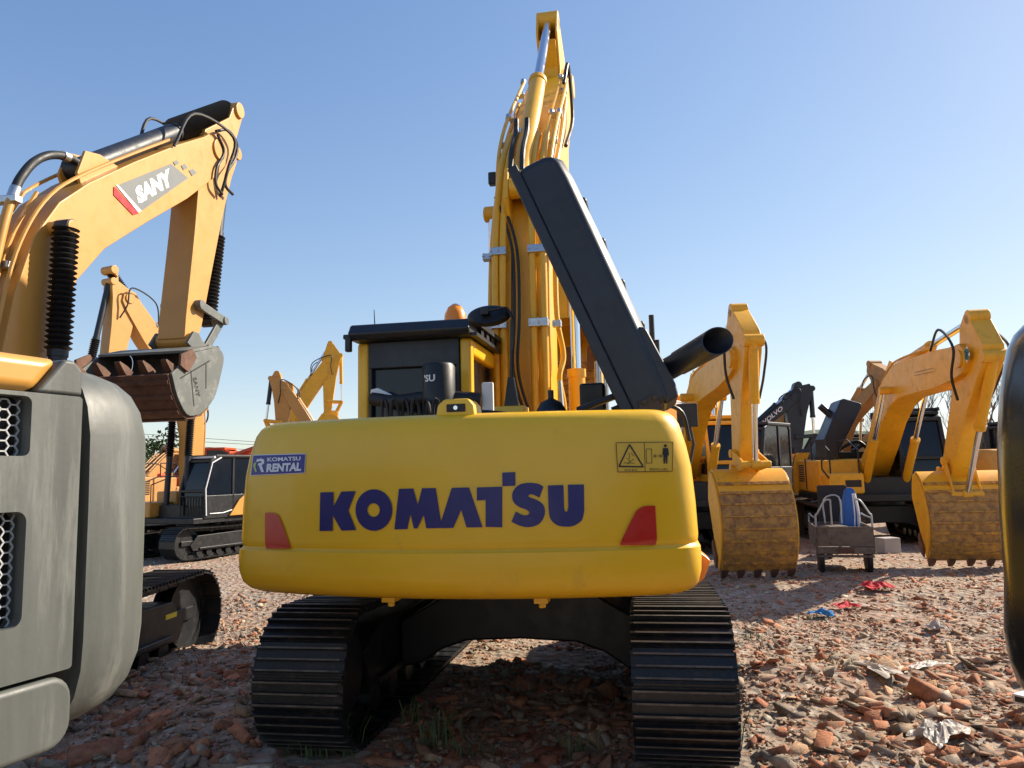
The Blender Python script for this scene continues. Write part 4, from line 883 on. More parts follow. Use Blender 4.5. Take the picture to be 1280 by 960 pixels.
for x_ in (-.09, .02): sep([bt(.41, .235, x_), bt(.47, .25, x_), bt(.54, .235, x_), bt(.57, .24, x_)], .026, 8, 5, 'boom_hose', 'rubber')
sep([bt(.035, .0, -.36), bt(.05, .06, -.35), bt(.09, .075, -.34), bt(.13, .09, -.33)], .024, 8, 5, 'boom_hose', 'rubber')
sep([bt(.02, .0, .40), bt(.05, .06, .38), bt(.08, .075, .35), bt(.12, .09, .33)], .022, 8, 5, 'boom_hose', 'galv')
sep([bt(.84, .12, .26), bt(.90, .12, .30), bt(.82, .05, .32), bt(.68, .09, .29)], .024, 8, 6, 'boom_hose', 'rubber')
for x_ in (-.09, .02):
    for u in (.405, .57): v, an = onboom(u); p = bt(u, v+.03, x_); MB().cyl(p-e3*.04, p+e3*.04, .034, n=10).build('hose_fitting', M['zinc'], bs['boom'])
for x_ in (-.26, .27, .19):
    for u, v in ((.66, .182), (.89, .10)): p = bt(u, v, x_*1.05); MB().cyl(p-e3*.03, p+e3*.03, .032, n=10).build('hose_fitting', M['zinc'], bs['boom'])
q = fr.ply(616, 224, 1.2); mb = MB(); mb.box((q[0], 1.2, q[1]), (.09, .1, .14)); mb.bar((q[0]+.02, 1.2, q[1]), (-.22, 1.25, q[1]), .03, .03); mb.build('boom_work_light', M['black'], bs['boom'], bevel=.015)
# ------------------------------------------------------------------ neighbours
def fz(x, y, yaw, sc=1.0, dz=0): return Frame(x, y, G(x, y)*.5+dz, yaw, sc)
def near(E_, ang, L=1.5): return (E_[0]-math.cos(R(ang))*L, E_[1]-math.sin(R(ang))*L)
def decal(fr, xl, px, name, mt, par, off=0.0, th=.002):
    mb = MB(); P = [fr.pl(a, b_, xl) for a, b_ in px]; mb.prism(P, xl+off, xl+off+math.copysign(th, xl or 1)); return mb.build(name, M[mt], par)
def ptext(fr, xl, s, p0, p1, up, mt, par, name='lettering', bold=.04, shear=0):
    vs, fs, w_, h_ = text2d(s, 1.0, bold, shear); mb = MB(); out = []
    for a, b_ in vs:
        t = a/w_+.5; u_ = b_/h_+.5; px = p0[0]+(p1[0]-p0[0])*t+up[0]*u_; py = p0[1]+(p1[1]-p0[1])*t+up[1]*u_
        out.append((xl, *fr.pl(px, py, xl)))
    mb.add(out, fs); return mb.build(name, M[mt], par)
def k4(L_, ox=0, oy=100): return [(ox+a/4, oy+b_/4) for a, b_ in L_]
M['stick2'] = mat('bright_yellow_sticker', (.75, .6, .02), .5)
# ---- big tan excavator at left, its boom over the grey machine
fB = Frame(-4.95, 7.1, -.13, 9.5)
T = fB.pl(273, 187, .24); A0 = fB.pl(283, 140, 0); E_ = fB.pl(238, 426, .2); lp = fB.pl(209, 464, .55)
print('B', T, A0, E_, lp)
rB, bB = excavator('excavator', 'big tan excavator at left with white lettering on its boom and a raised grey bucket', fB, -5, ((-.15, 1.75), T, A0, E_, lp), 'sany', 'grey',
    up_kw=dict(front=False), bs_kw=dict(bw=.24, bk='greybucket', bkl='rust', bwid=1.36, outer=[fB.pl(x_, y_, .6) for x_, y_ in ((236, 441), (250, 438), (266, 436), (273, 447), (269, 470), (262, 495), (251, 511), (239, 519), (226, 518), (214, 495), (207, 467))], p2=fB.pl(264, 437, .3), bellow=True, cylm='navy', cf=(.5, .58, .5), linkm='greybucket', teeth=5, cpin=fB.pl(97, 212, 0), acr=.12, kpin=fB.pl(88, 284, .45), foot=fB.pl(62, 600, .4)), uc_kw=dict(gauge=1.1, edges=True))
xl = .243; bo = bB['boom']
dg = decal(fB, xl, k4([(590, 525), (855, 418), (940, 490), (707, 655)]), 'boom_decal', 'greylid', bo)
decal(fB, xl, k4([(567, 533), (578, 538), (692, 668), (664, 676), (567, 575)]), 'decal_stripe', 'redrefl', dg, .003)
decal(fB, xl, k4([(578, 525), (590, 525), (707, 655), (690, 662)]), 'decal_stripe', 'white', dg, .003)
for i, q_ in enumerate([[(865, 410), (884, 400), (894, 416), (876, 428)], [(905, 428), (923, 419), (937, 440), (917, 450)], [(943, 452), (964, 444), (982, 465), (960, 480)]]): decal(fB, xl, k4(q_), 'decal_square', 'greylid', dg, .003)
ptext(fB, xl+.005, 'SANY', k4([(694, 622)])[0], k4([(868, 523)])[0], (-5.5, -21), 'white', dg, bold=.07)
# big hose pair over the boom shoulder
def hz(pts, x_, r_, name, mt, n_=8, s_=6): MB().tube([P3(fB.pl(*p, x_), x_) for p in pts], r_, n_, s_).build(name, M[mt], bo)
for o_ in (-.05, .07):
    hz(((18, 238), (26, 222), (42, 203), (62, 194), (84, 196), (98, 204)), o_, .045, 'shoulder_hose', 'rubber', 10)
    hz(((-24, 430), (-10, 350), (2, 292), (11, 258), (18, 240)), o_, .045, 'boom_pipe', 'sany', 10)
    for a, b_ in (((15, 248), (20, 235)), ((78, 194), (85, 197))):
        p, q = fB.pl(*a, o_), fB.pl(*b_, o_); MB().cyl(P3(p, o_), P3(q, o_), .055, n=12).build('hose_fitting', M['zinc'], bo)
for ch in [c_ for c_ in rB.children if c_.name.startswith('track') and c_.location.x > 0]:
    MB().box((.192, 1.15, .52), (.003, .22, .05)).build('track_sticker', M['stick2'], ch); MB().box((.192, .45, .42), (.003, .13, .12)).build('track_label', M['white'], ch)
for py_ in (250, 332):
    p = fB.pl(9-(py_-250)*.12, py_, .02); MB().box(P3(p, .02), (.26, .10, .07)).build('pipe_clamp', M['zinc'], bo, bevel=.01)
hz([(270, 164), (285, 163), (296, 180), (294, 198), (284, 215), (282, 232), (291, 243)], .30, .022, 'loop_hose', 'rubber')
hz([(272, 168), (280, 190), (271, 210), (270, 230), (278, 243)], .28, .02, 'loop_hose', 'rubber')
ptext(fB, .684, 'SANY', (241, 472), (246, 496), (4.5, -.8), 'ink', bB['bucket'], bold=.01, name='cut_lettering')
for q_ in ([(238, 463), (239, 463), (243, 508), (242, 508)], [(257, 455), (258, 455), (258, 486), (257, 486)], [(225, 474), (225, 472), (262, 450), (262, 452)]): decal(fB, .681, q_, 'weld_seam', 'ink', bB['bucket'])
# ---- smaller tan excavator behind it
fD = Frame(-8.15, 20.0, -.12, 205, .85)
T = fD.pl(156, 374, 0); A0 = fD.pl(137, 338, 0); E_ = fD.pl(131, 505, 0); lp = near(E_, 62, 1.45); print('D', T, A0, E_)
rD, bD = excavator('excavator', 'small tan excavator facing the camera behind the raised grey bucket, black cab with white trim', fD, 0, ((.25, 1.7), T, A0, E_, lp), 'sany',
    cab='black', bs_kw=dict(bw=.22, bk='greybucket', bkl='greybucket', bwid=1.1, bellow=True, cylm='navy', cf=(.5, .5, .6)), uc_kw=dict(gauge=1.08))
for ch in list(rD.children):
    if ch.name.startswith('cab'):
        mb = MB(); mb.tube([(-1.31, .93, 1.2), (-1.31, .97, 1.95), (-1.31, .74, 2.7), (-1.31, .4, 2.86)], .022, 6); mb.bb(-1.3, -.3, .6, .66, 2.84, 2.9); mb.tube([(-1.312, .8, 1.25), (-1.312, .3, 1.25), (-1.312, -.2, 1.35)], .014, 6); mb.build('cab_trim', M['white'], ch)
mb = MB(); 
for i in range(9): mb.tube([(-1.25+i*.11, 1.0, 1.2), (-1.25+i*.11, 1.02, 1.75)], .012, 5)
mb.tube([(-1.28, 1.02, 1.75), (-.32, 1.02, 1.75)], .015, 5); mb.tube([(-1.28, 1.02, 1.2), (-.32, 1.02, 1.2)], .015, 5); mb.build('window_guard', M['black'], rD)
MB().prism([(-.9, 1.15), (.1, 1.15), (-.3, 1.62), (-.9, 2.0)], -1.37, -1.305).build('side_panel', M['sany'], rD, bevel=.02)
# ---- red orange machine far left
fE = fz(at(255, 600, 27).x, 27, 92)
T = fE.pl(350, 572, 0); A0 = fE.pl(346, 551, 0)
excavator('excavator', 'red orange excavator with teal body, low boom, far behind the small tan excavator', fE, 0, ((.2, 1.7), T, A0, (T[0]-.4, .9), (T[0]-1.3, .2)), 'red', 'teal', cab='red', detail=0,
    up_kw=dict(), bs_kw=dict(bk='tan', bkl='rust'), uc_kw=dict(sm='rustshoe'))
fR = fz(at(165, 600, 25).x, 25, 4)
rR, _ = excavator('excavator', 'faded tan excavator behind the small tan excavator, next to the close grey machine', fR, 0, ((.2, 1.7), (5.0, 1.9), (5.1, 2.7), (4.4, .2), (3.4, .5)), 'tan', 'tan', detail=0, bs_kw=dict(bk='tan', bkl='rust'), uc_kw=dict(sm='rustshoe'))
MB().tube([(.9, -2.0, 2.0), (.9, -2.0, 2.9), (1.2, -2.0, 2.9), (1.25, -1.9, 2.0)], .035, 6, 3).build('handrail', M['white'], rR)
# ---- two yellow machines beyond the main counterweight
f1 = fz(at(392, 600, 30).x, 30, 262)
T = f1.pl(357, 484, 0); A0 = f1.pl(347, 468, 0); E_ = f1.pl(353, 545, 0)
excavator('excavator', 'tan yellow excavator whose short raised arm shows left of the cab, nearer the left', f1, 0, ((.2, 1.7), T, A0, E_, near(E_, 60)), 'sany', 'yel2', bs_kw=dict(cylm='navy', bk='yel2'), detail=0)
f2 = fz(at(362, 600, 36).x, 36, 80)
T = f2.pl(411, 452, 0); A0 = f2.pl(413, 430, 0); E_ = f2.pl(409, 516, 0)
excavator('excavator', 'bright yellow excavator with tall raised boom showing just left of the main cab', f2, 0, ((.2, 1.7), T, A0, E_, near(E_, 50)), 'yel2', bs_kw=dict(bk='yel2'), detail=0)
# ---- yellow machine right of the main one
fH = fz(3.84, 17.5, 180.3, 1.0)
def zz(fr_, px, py, yl): return (yl, fr_.ply(px, py, yl)[1])
T = zz(fH, 940, 448, 4.95); A0 = zz(fH, 935, 388, 4.85); E_ = zz(fH, 935, 605, 4.6); lp = (5.1, .18); print('H', T, A0, E_, lp)
rH, bH = excavator('excavator', 'orange yellow excavator whose striped worn bucket rests just right of the main yellow counterweight', fH, 0, ((.2, 1.75), T, A0, E_, lp), 'yel2', cab='yel2', bs_kw=dict(bwid=1.22, bk='yel2', bkl='rust2', cf=(.5, .55, .5), bw=.21, awf=.66, tb=.0, bulge=.55, cutf=.52, bands=True), uc_kw=dict(sm='rustshoe'))
# ---- orange machine with dark cab next to it
fK = fz(6.05, 21.3, 222)
rK, _ = excavator('excavator', 'orange excavator with dark blue cab between the two yellow excavators at right', fK, 0, ((.2, 1.75), (4.2, 3.2), (4.5, 3.9), (3.9, 1.2), (3.0, .3)), 'orange', 'orange', cab='navy', detail=1, bs_kw=dict(bk='orange'), uc_kw=dict(sm='rustshoe'))
# ---- right yellow excavator with open hood
fL = fz(8.34, 18.0, 188.8)
T = zz(fL, 1208, 448, 5.85); A0 = zz(fL, 1225, 396, 6.05); E_ = zz(fL, 1188, 606, 4.5); lp = (5.0, .18); print('L', T, A0, E_, lp)
rL, bL = excavator('excavator', 'yellow excavator facing the camera at right, arched boom, open hood, rusty bucket on the ground', fL, 0, ((.2, 1.75), T, A0, E_, lp), 'yel2', cab='black', bs_kw=dict(bwid=1.38, bk='yel2', bkl='rust2', cf=(.5, .5, .5), bw=.25, awf=.62, tb=.0, bulge=.55, cutf=.52, bands=True), up_kw=dict(openhood=True, guard=True), uc_kw=dict(sm='rustshoe'))
yl = -1.4
def hpx(px, py): return fL.ply(px, py, yl)
mb = MB(); mb.prism([hpx(1008, 588), hpx(1044, 503), hpx(1048, 500), hpx(1070, 506), hpx(1070, 512), hpx(1030, 590)], yl-.5, yl+.5, lambda a, b_, x_: (a, x_, b_)); hd = mb.build('engine_hood', M['navy'], rL, bevel=.04)
a_, b_ = hpx(1042, 522), hpx(1025, 507); MB().cyl((a_[0], yl, a_[1]), (b_[0], yl, b_[1]), .09).build('exhaust_pipe', M['navy'], hd)
mb = MB(); mb.bb(-.5, .8, -1.9, -1.1, 1.93, 2.1); mb.tube([(-.4, -1.2, 2.0), (0, -1.1, 2.35), (.5, -1.2, 2.1)], .05, 7, 5); mb.tube([(-.7, -1.3, 2.0), (-.3, -1.2, 2.3), (.1, -1.2, 2.1)], .06, 7, 5); mb.build('engine', M['black'], rL, bevel=.03)
mb = MB(); mb.bb(1.274, 1.284, -2.6, -2.35, 1.25, 1.8); mb.bb(1.282, 1.29, -1.0, -.9, 1.2, 1.95); mb.build('side_stripe', M['ink'], rL)
mb = MB(); mb.bb(.62, .95, 1.302, 1.308, 1.3, 1.45); mb.build('model_plate', M['ink'], rL)
xl = fL.loc(at(1208, 443, 12.8)).x
em = [fL.pl(*p, .235) for p in ((1208, 432), (1212, 443), (1208, 454), (1204, 443))]
try:
    mb = MB(); mb.prism(em, .226, .23); eo = mb.build('arm_emblem', M['white'], bL['arm'])
    mb = MB(); 
    for s_ in ((1205.6, 438, 1210.4, 448), (1210.4, 438, 1205.6, 448), (1208, 436, 1208, 450)): mb.bar((.232, *fL.pl(s_[0], s_[1], .235)), (.232, *fL.pl(s_[2], s_[3], .235)), .004, .06)
    mb.build('emblem_mark', M['teal'], eo)
except Exception as e_: print('emblem', e_)
mb = MB()
for r_ in range(2):
    for i in range(7):
        c0 = fL.pl(1143+i*3.2, 466+r_*4-i*.75, .275); c1_ = fL.pl(1145.2+i*3.2, 464.6+r_*4-i*.75, .275); mb.prism([c0, (c1_[0], c0[1]), c1_, (c0[0], c1_[1])], .273, .276)
mb.build('faded_lettering', M['greylid'], bL['boom'])
# ---- dark machine with white lettering
fI = fz(at(930, 590, 26).x, 26, 96)
T = fI.pl(992, 497, 0); A0 = fI.pl(996, 482, 0); E_ = fI.pl(993, 566, 0); lp = near(E_, 60, 1.4)
rI, bI = excavator('excavator', 'dark grey excavator boom with white lettering rising behind the dark blue cab', fI, 0, ((.2, 1.75), T, A0, E_, lp), 'navy', 'orange', cab='navy', detail=0, bs_kw=dict(bk='navy', bkl='rust', cylm='navy'), uc_kw=dict(sm='rustshoe'))
ptext(fI, .255, 'VOLVO', (955, 531.5), (979, 512), (-2.2, -5.2), 'white', bI['boom'], bold=.02)
f3 = fz(at(915, 590, 31).x, 31, 94)
T = f3.pl(974, 514, 0); A0 = f3.pl(980, 500, 0); E_ = f3.pl(972, 570, 0)
excavator('excavator', 'tan excavator whose hanging arm shows behind the dark grey boom', f3, 0, ((.2, 1.75), T, A0, E_, near(E_, 60, 1.4)), 'tan', detail=0, bs_kw=dict(bk='tan', bkl='rust'), uc_kw=dict(sm='rustshoe'))
f4 = fz(at(1046, 590, 30).x, 30, 172)
T = zz(f4, 1050, 480, 3.2); A0 = zz(f4, 1052, 455, 2.9); E_ = zz(f4, 1060, 540, 3.2); lp = (2.2, E_[1]-1.2)
excavator('excavator', 'brown tan excavator with upright arm behind the open hood of the right yellow excavator', f4, 0, ((.2, 1.75), T, A0, E_, lp), 'tan', detail=0, bs_kw=dict(bk='tan', bkl='tan', bwid=1.3), uc_kw=dict(sm='rustshoe'))
f5 = fz(at(850, 590, 25).x, 25, 178)
T = zz(f5, 857, 490, 3.3); A0 = zz(f5, 857, 468, 3.0); E_ = zz(f5, 860, 560, 3.4); lp = (2.4, E_[1]-1.2)
excavator('excavator', 'yellow excavator far behind, its thin upright arm showing under the black exhaust pipe', f5, 0, ((.2, 1.75), T, A0, E_, lp), 'yel2', detail=0, uc_kw=dict(sm='rustshoe'))
f6 = fz(14.9, 21.5, 92)
excavator('excavator', 'dusty orange excavator body seen behind the hanging arm of the right yellow excavator', f6, 0, ((.2, 1.75), (5.2, 3.2), (5.3, 4.0), (4.6, 1.2), (3.6, .5)), 'orange', detail=0, uc_kw=dict(sm='rustshoe'))
f7 = fz(17.6, 27, 88)
excavator('excavator', 'far yellow excavator above the dusty orange body near the black right edge machine', f7, 0, ((.2, 1.75), (5.2, 2.2), (5.3, 3.0), (4.6, .9), (3.6, .5)), 'yel2', cab='black', detail=0, uc_kw=dict(sm='rustshoe'))
# ---- black machine cut off by the right edge
fC = Frame(2.76, -.13, 0, 180)
rC = empty('excavator', fC, 'glossy dark rounded counterweight of the machine cut off at the right edge', 'excavator', 'excavators parked in the yard')
PR = [(f, dw*.8, ins*.8) for f, dw, ins in CWP if not .21 < f < .31]
cw_mb(w=1.38, z0=1.08, z1=2.2, rc=.2, prof=PR).build('counterweight', M['oliveblack'] if 'oliveblack' in M else M['navy'], rC, ang=50)
MB().bb(-1.27, 1.27, -2.0, 1.2, .98, 1.14).build('deck', M['black'], rC, bevel=.02); MB().bb(-1.3, 1.3, -2.0, -.5, 1.143, 1.95).build('engine_house', M['navy'], rC, bevel=.05)
undercarriage(rC, 0, detail=0)
# ---- grey machine close at left
fA = Frame(-3.35, .73, 0, 200)
rA = empty('excavator', fA, 'scratched grey machine side with honeycomb vents, very close at the left edge', 'excavator', 'excavators parked in the yard')
XS = -1.37; Z0, Z1 = 1.035, 2.15
yg = fA.pl(110, 650, XS)[0]; yp = fA.pl(97, 650, XS)[0]; print('A gap', yg, yp)
PA = [(0.0, -.17, .17), (.02, -.11, .11), (.05, -.065, .065), (.10, -.028, .03), (.17, -.006, .008), (.25, 0, 0), (.6, 0, 0), (.8, -.004, .004), (.88, -.02, .02), (.93, -.045, .045), (.965, -.08, .08), (.99, -.13, .13), (1.0, -.19, .19)]
cw_mb(w=1.37, z0=Z0, z1=Z1, yr=2.74, Ra=4.5, rc=.22, yf=yg, prof=PA).build('counterweight', M['grey'], rA, ang=50)
MB().bb(-1.18, 1.3, yg-.25, 1.2, 1.06, 2.0).build('engine_house', M['ink'], rA)
def zA(px, py): return fA.pl(px, py, XS)
yF = 1.0; t0 = XS+.075
vR = zA(38, 540)[0]+.0; sv = zA(20, 0)[0]
zu1, zu0 = zA(20, 494)[1], zA(20, 570)[1]; zl1, zl0 = zA(20, 640)[1], zA(20, 785)[1]; zs = zA(50, 848)[1]; zt = Z1
print('A z', zu1, zu0, zl1, zl0, zs, vR, yp)
vF = vR+.75
def rrect(y0, y1, z0, z1, r, n=5):
    out = []
    for cy, cz, a0 in ((y1-r, z1-r, 0), (y0+r, z1-r, 90), (y0+r, z0+r, 180), (y1-r, z0+r, 270)):
        for k in range(n+1): a = R(a0+90*k/n); out.append((cy+r*math.cos(a), cz+r*math.sin(a)))
    return out
def panel_with_holes(outer, holes, name, mt, x0, par, round_=.03):
    bm = bmesh.new(); eds = []
    for lp_ in [outer]+holes:
        vs = [bm.verts.new((x0, a, b_)) for a, b_ in lp_]
        for i in range(len(vs)): eds.append(bm.edges.new((vs[i], vs[(i+1) % len(vs)])))
    bmesh.ops.triangle_fill(bm, use_beauty=True, use_dissolve=False, edges=eds)
    me = bpy.data.meshes.new(name); bmesh.ops.recalc_face_normals(bm, faces=bm.faces); bm.to_mesh(me); bm.free(); me.materials.append(M[mt])
    o = bpy.data.objects.new(name, me); C.objects.link(o); o.parent = par
    s_ = o.modifiers.new('s', 'SOLIDIFY'); s_.thickness = .07; s_.offset = 0
    b_ = o.modifiers.new('b', 'BEVEL'); b_.width = round_; b_.segments = 4; b_.limit_method = 'ANGLE'; b_.angle_limit = R(50); b_.harden_normals = True
    me.polygons.foreach_set('use_smooth', [True]*len(me.polygons)); me.set_sharp_from_angle(angle=R(40)); return o
zy = zA(45, 490)[1]
pn = panel_with_holes(rrect(yp, yF, zs+.005, zy-.002, .012), [rrect(vR, vF, zl0, zl1, .03), rrect(vR, vF, zu0, zu1-.0, .02)], 'side_door', 'grey', XS+.034, rA, .014)
ydi = zA(80, 455)[0]; yd0 = zA(45, 490)[0]
mb = MB(); mb.prism([(yF, zy), (yd0, zy), (ydi, zt), (yF, zt)], XS, XS+.5); mb.build('hood_edge', M['sany'], rA, bevel=.035, seg=4)
mb = MB(); mb.prism([(yd0-.003, zy), (ydi-.003, zt), (yp+.03, zt), (yp, zt-.03), (yp, zy)], XS-.001, XS+.5); mb.build('hood_corner', M['grey'], rA, bevel=.012, seg=3)
mb = MB(); mb.prism(rrect(yp-.004, yF, Z0-.005, zs-.008, .07), XS-.006, XS+.08); mb.build('lower_panel', M['grey'], rA, bevel=.018, seg=4)
def hexmesh(y0, y1, z0, z1, name):
    mb = MB(); a, h_ = .0165, .0145; cx = y0; i = 0
    x_ = XS+.035; w_ = .0042
    while cx < y1+.03:
        cz = z0+(h_ if i % 2 else 0)
        while cz < z1+.02:
            pts = [(cx+a*math.cos(R(60*k))*1.15, cz+h_*math.sin(R(60*k))/.866) for k in range(3)]+[(cx-a*1.15, cz)]
            pts = [(cx+a*1.15, cz), (cx+a*.55, cz+h_), (cx-a*.55, cz+h_), (cx-a*1.15, cz)]
            for p, q in zip(pts, pts[1:]):
                if all(y0-.005 < g_[0] < y1+.005 and z0-.005 < g_[1] < z1+.005 for g_ in (p, q)): mb.bar((x_, *p), (x_, *q), w_, .004, up=(1, 0, 0))
            cz += 2*h_
        cx += a*1.7; i += 1
    mb.build(name, M['zinc2'], pn)
    MB().bb(XS+.062, XS+.07, y0-.01, y1+.01, z0-.01, z1+.01).build('vent_backing', M['ink'], pn)
M['zinc2'] = mat('bright_mesh', (.42, .43, .42), .5, var=.1)
hexmesh(vR, vF, zl0, zl1, 'vent_mesh'); hexmesh(vR, vF, zu0, zu1, 'vent_mesh')
MB().bb(-1.1, 1.1, -2.4, 1.2, .95, 1.03).build('deck', M['black'], rA, bevel=.02)
# ---- cargo tricycle
fT = Frame(at(1058, 700, 12.6).x, 12.6, -.0, 16)
rT = empty('cargo_tricycle', fT, 'old dusty grey cargo tricycle with hoop rails, parked between the two buckets', 'tricycle')
hw = .42
mb = MB(); mb.bb(-hw, hw, -.02, 1.3, .42, .47)
for s_ in (-1, 1): mb.bb(s_*hw-.015, s_*hw+.015, .0, 1.3, .47, .78)
mb.bb(-hw, hw, 1.28, 1.31, .47, .78); cbx = mb.build('cargo_bed', M['wood'], rT, bevel=.006)
mb = MB(); mb.bb(-hw+.01, hw-.01, -.045, -.015, .48, .78); mb.bb(-hw-.01, hw+.01, -.05, -.02, .76, .79); mb.build('tailgate', M['wood'], rT, bevel=.006)
mb = MB(); mb.bb(-hw-.01, hw+.01, -.06, -.02, .36, .465); mb.bb(-hw, hw, -.03, .0, .30, .34); mb.build('rear_beam', M['wood'], rT, bevel=.006)
MB().bb(-.12, .12, -.068, -.056, .37, .45).build('number_plate', M['rust'], rT)
for s_ in (-1, 1):
    w_ = MB(); w_.rev((s_*.36-.04, .25, .26), (s_*.36+.04, .25, .26), [(0, .17), (.0, .24), (.2, .265), (.8, .265), (1, .24), (1, .17)], 26); wo = w_.build('wheel', M['rubber'], rT)
    MB().cyl((s_*.36-.045, .25, .26), (s_*.36+.045, .25, .26), .12).build('hub', M['rust'], wo)
MB().rev((-.035, 2.35, .26), (.035, 2.35, .26), [(0, .17), (0, .24), (.2, .265), (.8, .265), (1, .24), (1, .17)], 26).build('wheel', M['rubber'], rT)
mb = MB()
for s_ in (-1, 1):
    mb.tube([(s_*hw, .02, .6), (s_*hw, .02, .95), (s_*(hw-.03), .02, 1.0), (s_*(hw-.15), .02, 1.2), (s_*(hw-.24), .02, 1.22)], .016, 7, 4)
    mb.tube([(s_*hw, .04, .92), (s_*hw, .7, .92), (s_*hw, 1.25, .92), (s_*hw, 1.28, .7)], .014, 7, 3)
mb.tube([(-.18, .02, 1.22), (-.18, .02, .8)], .014, 7); mb.tube([(-.22, .6, .8), (-.22, .6, 1.2), (.02, .6, 1.24), (.04, .6, .8)], .014, 7, 4); mb.build('hoop_rails', M['galv'], rT)
mb = MB(); mb.bb(-.24, .26, 1.42, 1.47, .7, 1.42); mb.bb(-.24, .26, 1.42, 1.75, .62, .72); mb.build('seat', M['seat'], rT, bevel=.03)
mb = MB(); mb.tube([(0, 1.3, .45), (0, 1.9, .5), (0, 2.2, .85)], .03, 8); mb.tube([(0, 2.35, .26), (0, 2.2, .85), (0, 2.1, 1.1)], .022, 8); mb.tube([(-.32, 1.95, 1.1), (-.1, 2.1, 1.12), (.1, 2.1, 1.12), (.32, 1.95, 1.1)], .014, 8, 3); mb.build('handlebar_frame', M['black'], rT)
def crumple(name, x_, y_, sx_, sy_, h_, mt, label, cat, seed, z0=None, group=None):
    rnd = random.Random(seed); bm = bmesh.new(); n = 16
    vs = [[None]*n for _ in range(n)]
    ph = [rnd.uniform(0, 6) for _ in range(6)]
    for i in range(n):
        for j in range(n):
            u_, v_ = i/(n-1)*2-1, j/(n-1)*2-1; r_ = math.hypot(u_, v_)
            e_ = 1+.22*math.sin(3*math.atan2(v_, u_)+ph[0])+.12*math.sin(7*math.atan2(v_, u_)+ph[1])
            k = max(0, 1-r_*.72); z_ = h_*(k**.8*(.6+.5*math.sin(u_*4+ph[2])*math.cos(v_*5+ph[3]))+.28*rnd.random()*(.3+k))
            vs[i][j] = bm.verts.new((u_*sx_*e_/2, v_*sy_*e_/2, z_))
    for i in range(n-1):
        for j in range(n-1): bm.faces.new((vs[i][j], vs[i+1][j], vs[i+1][j+1], vs[i][j+1]))
    me = bpy.data.meshes.new(name); bm.to_mesh(me); bm.free(); me.materials.append(M[mt])
    o = bpy.data.objects.new(name, me); C.objects.link(o); o.location = (x_, y_, (G(x_, y_)+.04) if z0 is None else z0); o.rotation_euler.z = rnd.uniform(0, 3)
    s_ = o.modifiers.new('s', 'SOLIDIFY'); s_.thickness = .004
    return tag(o, label, cat, group)
def ground_at(px, py):
    r_ = ray(px, py); t = 2.0
    for _ in range(400):
        p = EYE+r_*t
        if p.z < G(p.x, p.y): break
        t += .05
    return p
p = fT.world((.2, 1.05, .48)); sk = MB()
rings = []
for t, a, b_ in ((0, .10, .12), (.08, .16, .17), (.4, .15, .16), (.7, .11, .12), (.86, .07, .08), (.9, .02, .03)):
    rings.append([(a*math.cos(2*math.pi*k/16)+.02*math.sin(k*2.3)+t*.06, b_*math.sin(2*math.pi*k/16)+.015*math.sin(k*3.1), t) for k in range(16)])
sk.loft(rings); o = sk.build('sack', M['blue'], None); o.location = p; tag(o, 'tall blue and white sack standing in the cargo tricycle', 'sack')
mb = MB(); mb.tube([(.11, -.11, .1), (.13, -.12, .45), (.10, -.08, .8)], .03, 6, 4); mb.tube([(.02, -.16, .1), (.05, -.16, .45), (.06, -.1, .8)], .012, 6, 4); mb.build('white_band', M['white'], o)
p = fT.world((-.1, .5, .475)); o = MB().bb(-.16, .16, -.2, .2, 0, .3).build('crate', M['wood'], None, bevel=.02); o.location = p; tag(o, 'small brown crate lying in the bed of the cargo tricycle', 'crate')
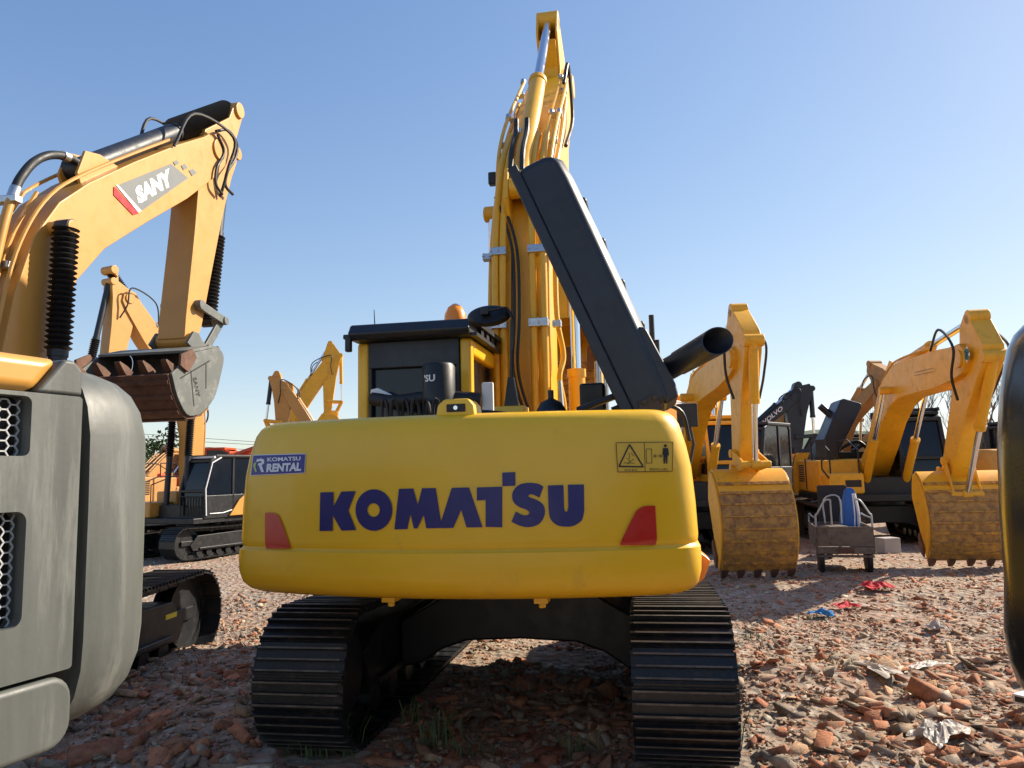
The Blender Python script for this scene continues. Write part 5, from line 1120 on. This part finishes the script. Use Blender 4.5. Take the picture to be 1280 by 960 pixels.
# litter
for px, py, sx_, sy_, h_, mt, nm, lb, ct in ((1095, 738, .38, .35, .10, 'redcloth', 'cloth', 'largest crumpled red cloth on the ground before the right bucket', 'cloth'), (1058, 762, .3, .2, .06, 'redcloth', 'cloth', 'small flat red cloth scrap between the larger red cloth and the blue one', 'cloth'), (1030, 772, .26, .2, .07, 'bluebag', 'cloth', 'small blue cloth scrap on the rubble', 'cloth'),
        (1172, 792, .26, .16, .09, 'paper', 'paper_scrap', 'crumpled white paper scrap upright on the rubble at right', 'paper'), (1098, 846, .42, .16, .03, 'paper', 'paper_sheet', 'flat pale cardboard sheet lying on the rubble', 'cardboard'),
        (1175, 930, .34, .2, .10, 'plastic', 'plastic_bag', 'dirty translucent plastic bag crumpled in the right foreground', 'plastic bag'), (1158, 838, .36, .12, .03, 'plastic', 'plastic_sheet', 'torn pale plastic sheet half buried behind the cardboard', 'plastic sheet')):
    g_ = ground_at(px, py); crumple(nm, g_.x, g_.y, sx_, sy_, h_, mt, lb, ct, int(px))
g_ = ground_at(1283, 892); o = MB().box((0, 0, .035), (.13, .09, .06)).build('carton', M['box'], None, bevel=.002); o.location = (g_.x, g_.y, G(g_.x, g_.y)+.06); o.rotation_euler.z = .5; tag(o, 'small white printed carton on the rubble at the right edge', 'carton')
mb = MB(); mb.box((-.0655, 0, .035), (.003, .06, .035)); mb.cyl((-.069, 0, .035), (-.066, 0, .035), .012); mb.build('carton_label', M['ink'], o)
for px, d_, lb in ((1108, 15.5, 'square concrete block on the ground under the right yellow excavator'),):
    p = at(px, 660, d_); o = MB().box((0, 0, .16), (.36, .3, .3)).build('concrete_block', M['cement'], None, bevel=.015); o.location = (p.x, d_, G(p.x, d_)); o.rotation_euler.z = .2; tag(o, lb, 'concrete block')
# grass between the stones
mb = MB(); rnd = random.Random(4)
for px, py, n, h_ in ((545, 935, 34, .17), (430, 945, 14, .2), (885, 940, 22, .18), (905, 925, 12, .16), (865, 950, 12, .14), (720, 950, 20, .12), (395, 950, 12, .12), (590, 950, 16, .12), (940, 800, 12, .07), (1010, 775, 20, .06), (520, 905, 10, .13)):
    g_ = ground_at(px, py)
    for _ in range(n):
        a = rnd.uniform(0, 6.28); b_ = V((g_.x+rnd.gauss(0, .07), g_.y+rnd.gauss(0, .06), 0)); b_.z = G(b_.x, b_.y); L_ = h_*rnd.uniform(.7, 1.6); ln = rnd.uniform(.3, 1.0)
        d_ = V((math.cos(a), math.sin(a), 0)); sd = V((-d_.y, d_.x, 0))*.005
        p1_, p2_, p3_ = b_+V((0, 0, L_*.5))+d_*L_*.15*ln, b_+V((0, 0, L_*.85))+d_*L_*.45*ln, b_+V((0, 0, L_*.8))+d_*L_*.9*ln
        mb.add([b_-sd, b_+sd, p1_+sd, p1_-sd, p2_+sd*.7, p2_-sd*.7, p3_], [(0, 1, 2, 3), (3, 2, 4, 5), (5, 4, 6)])
o = mb.build('grass', M['grass'], None); tag(o, 'thin green grass blades growing between the stones', 'grass', kind='stuff')
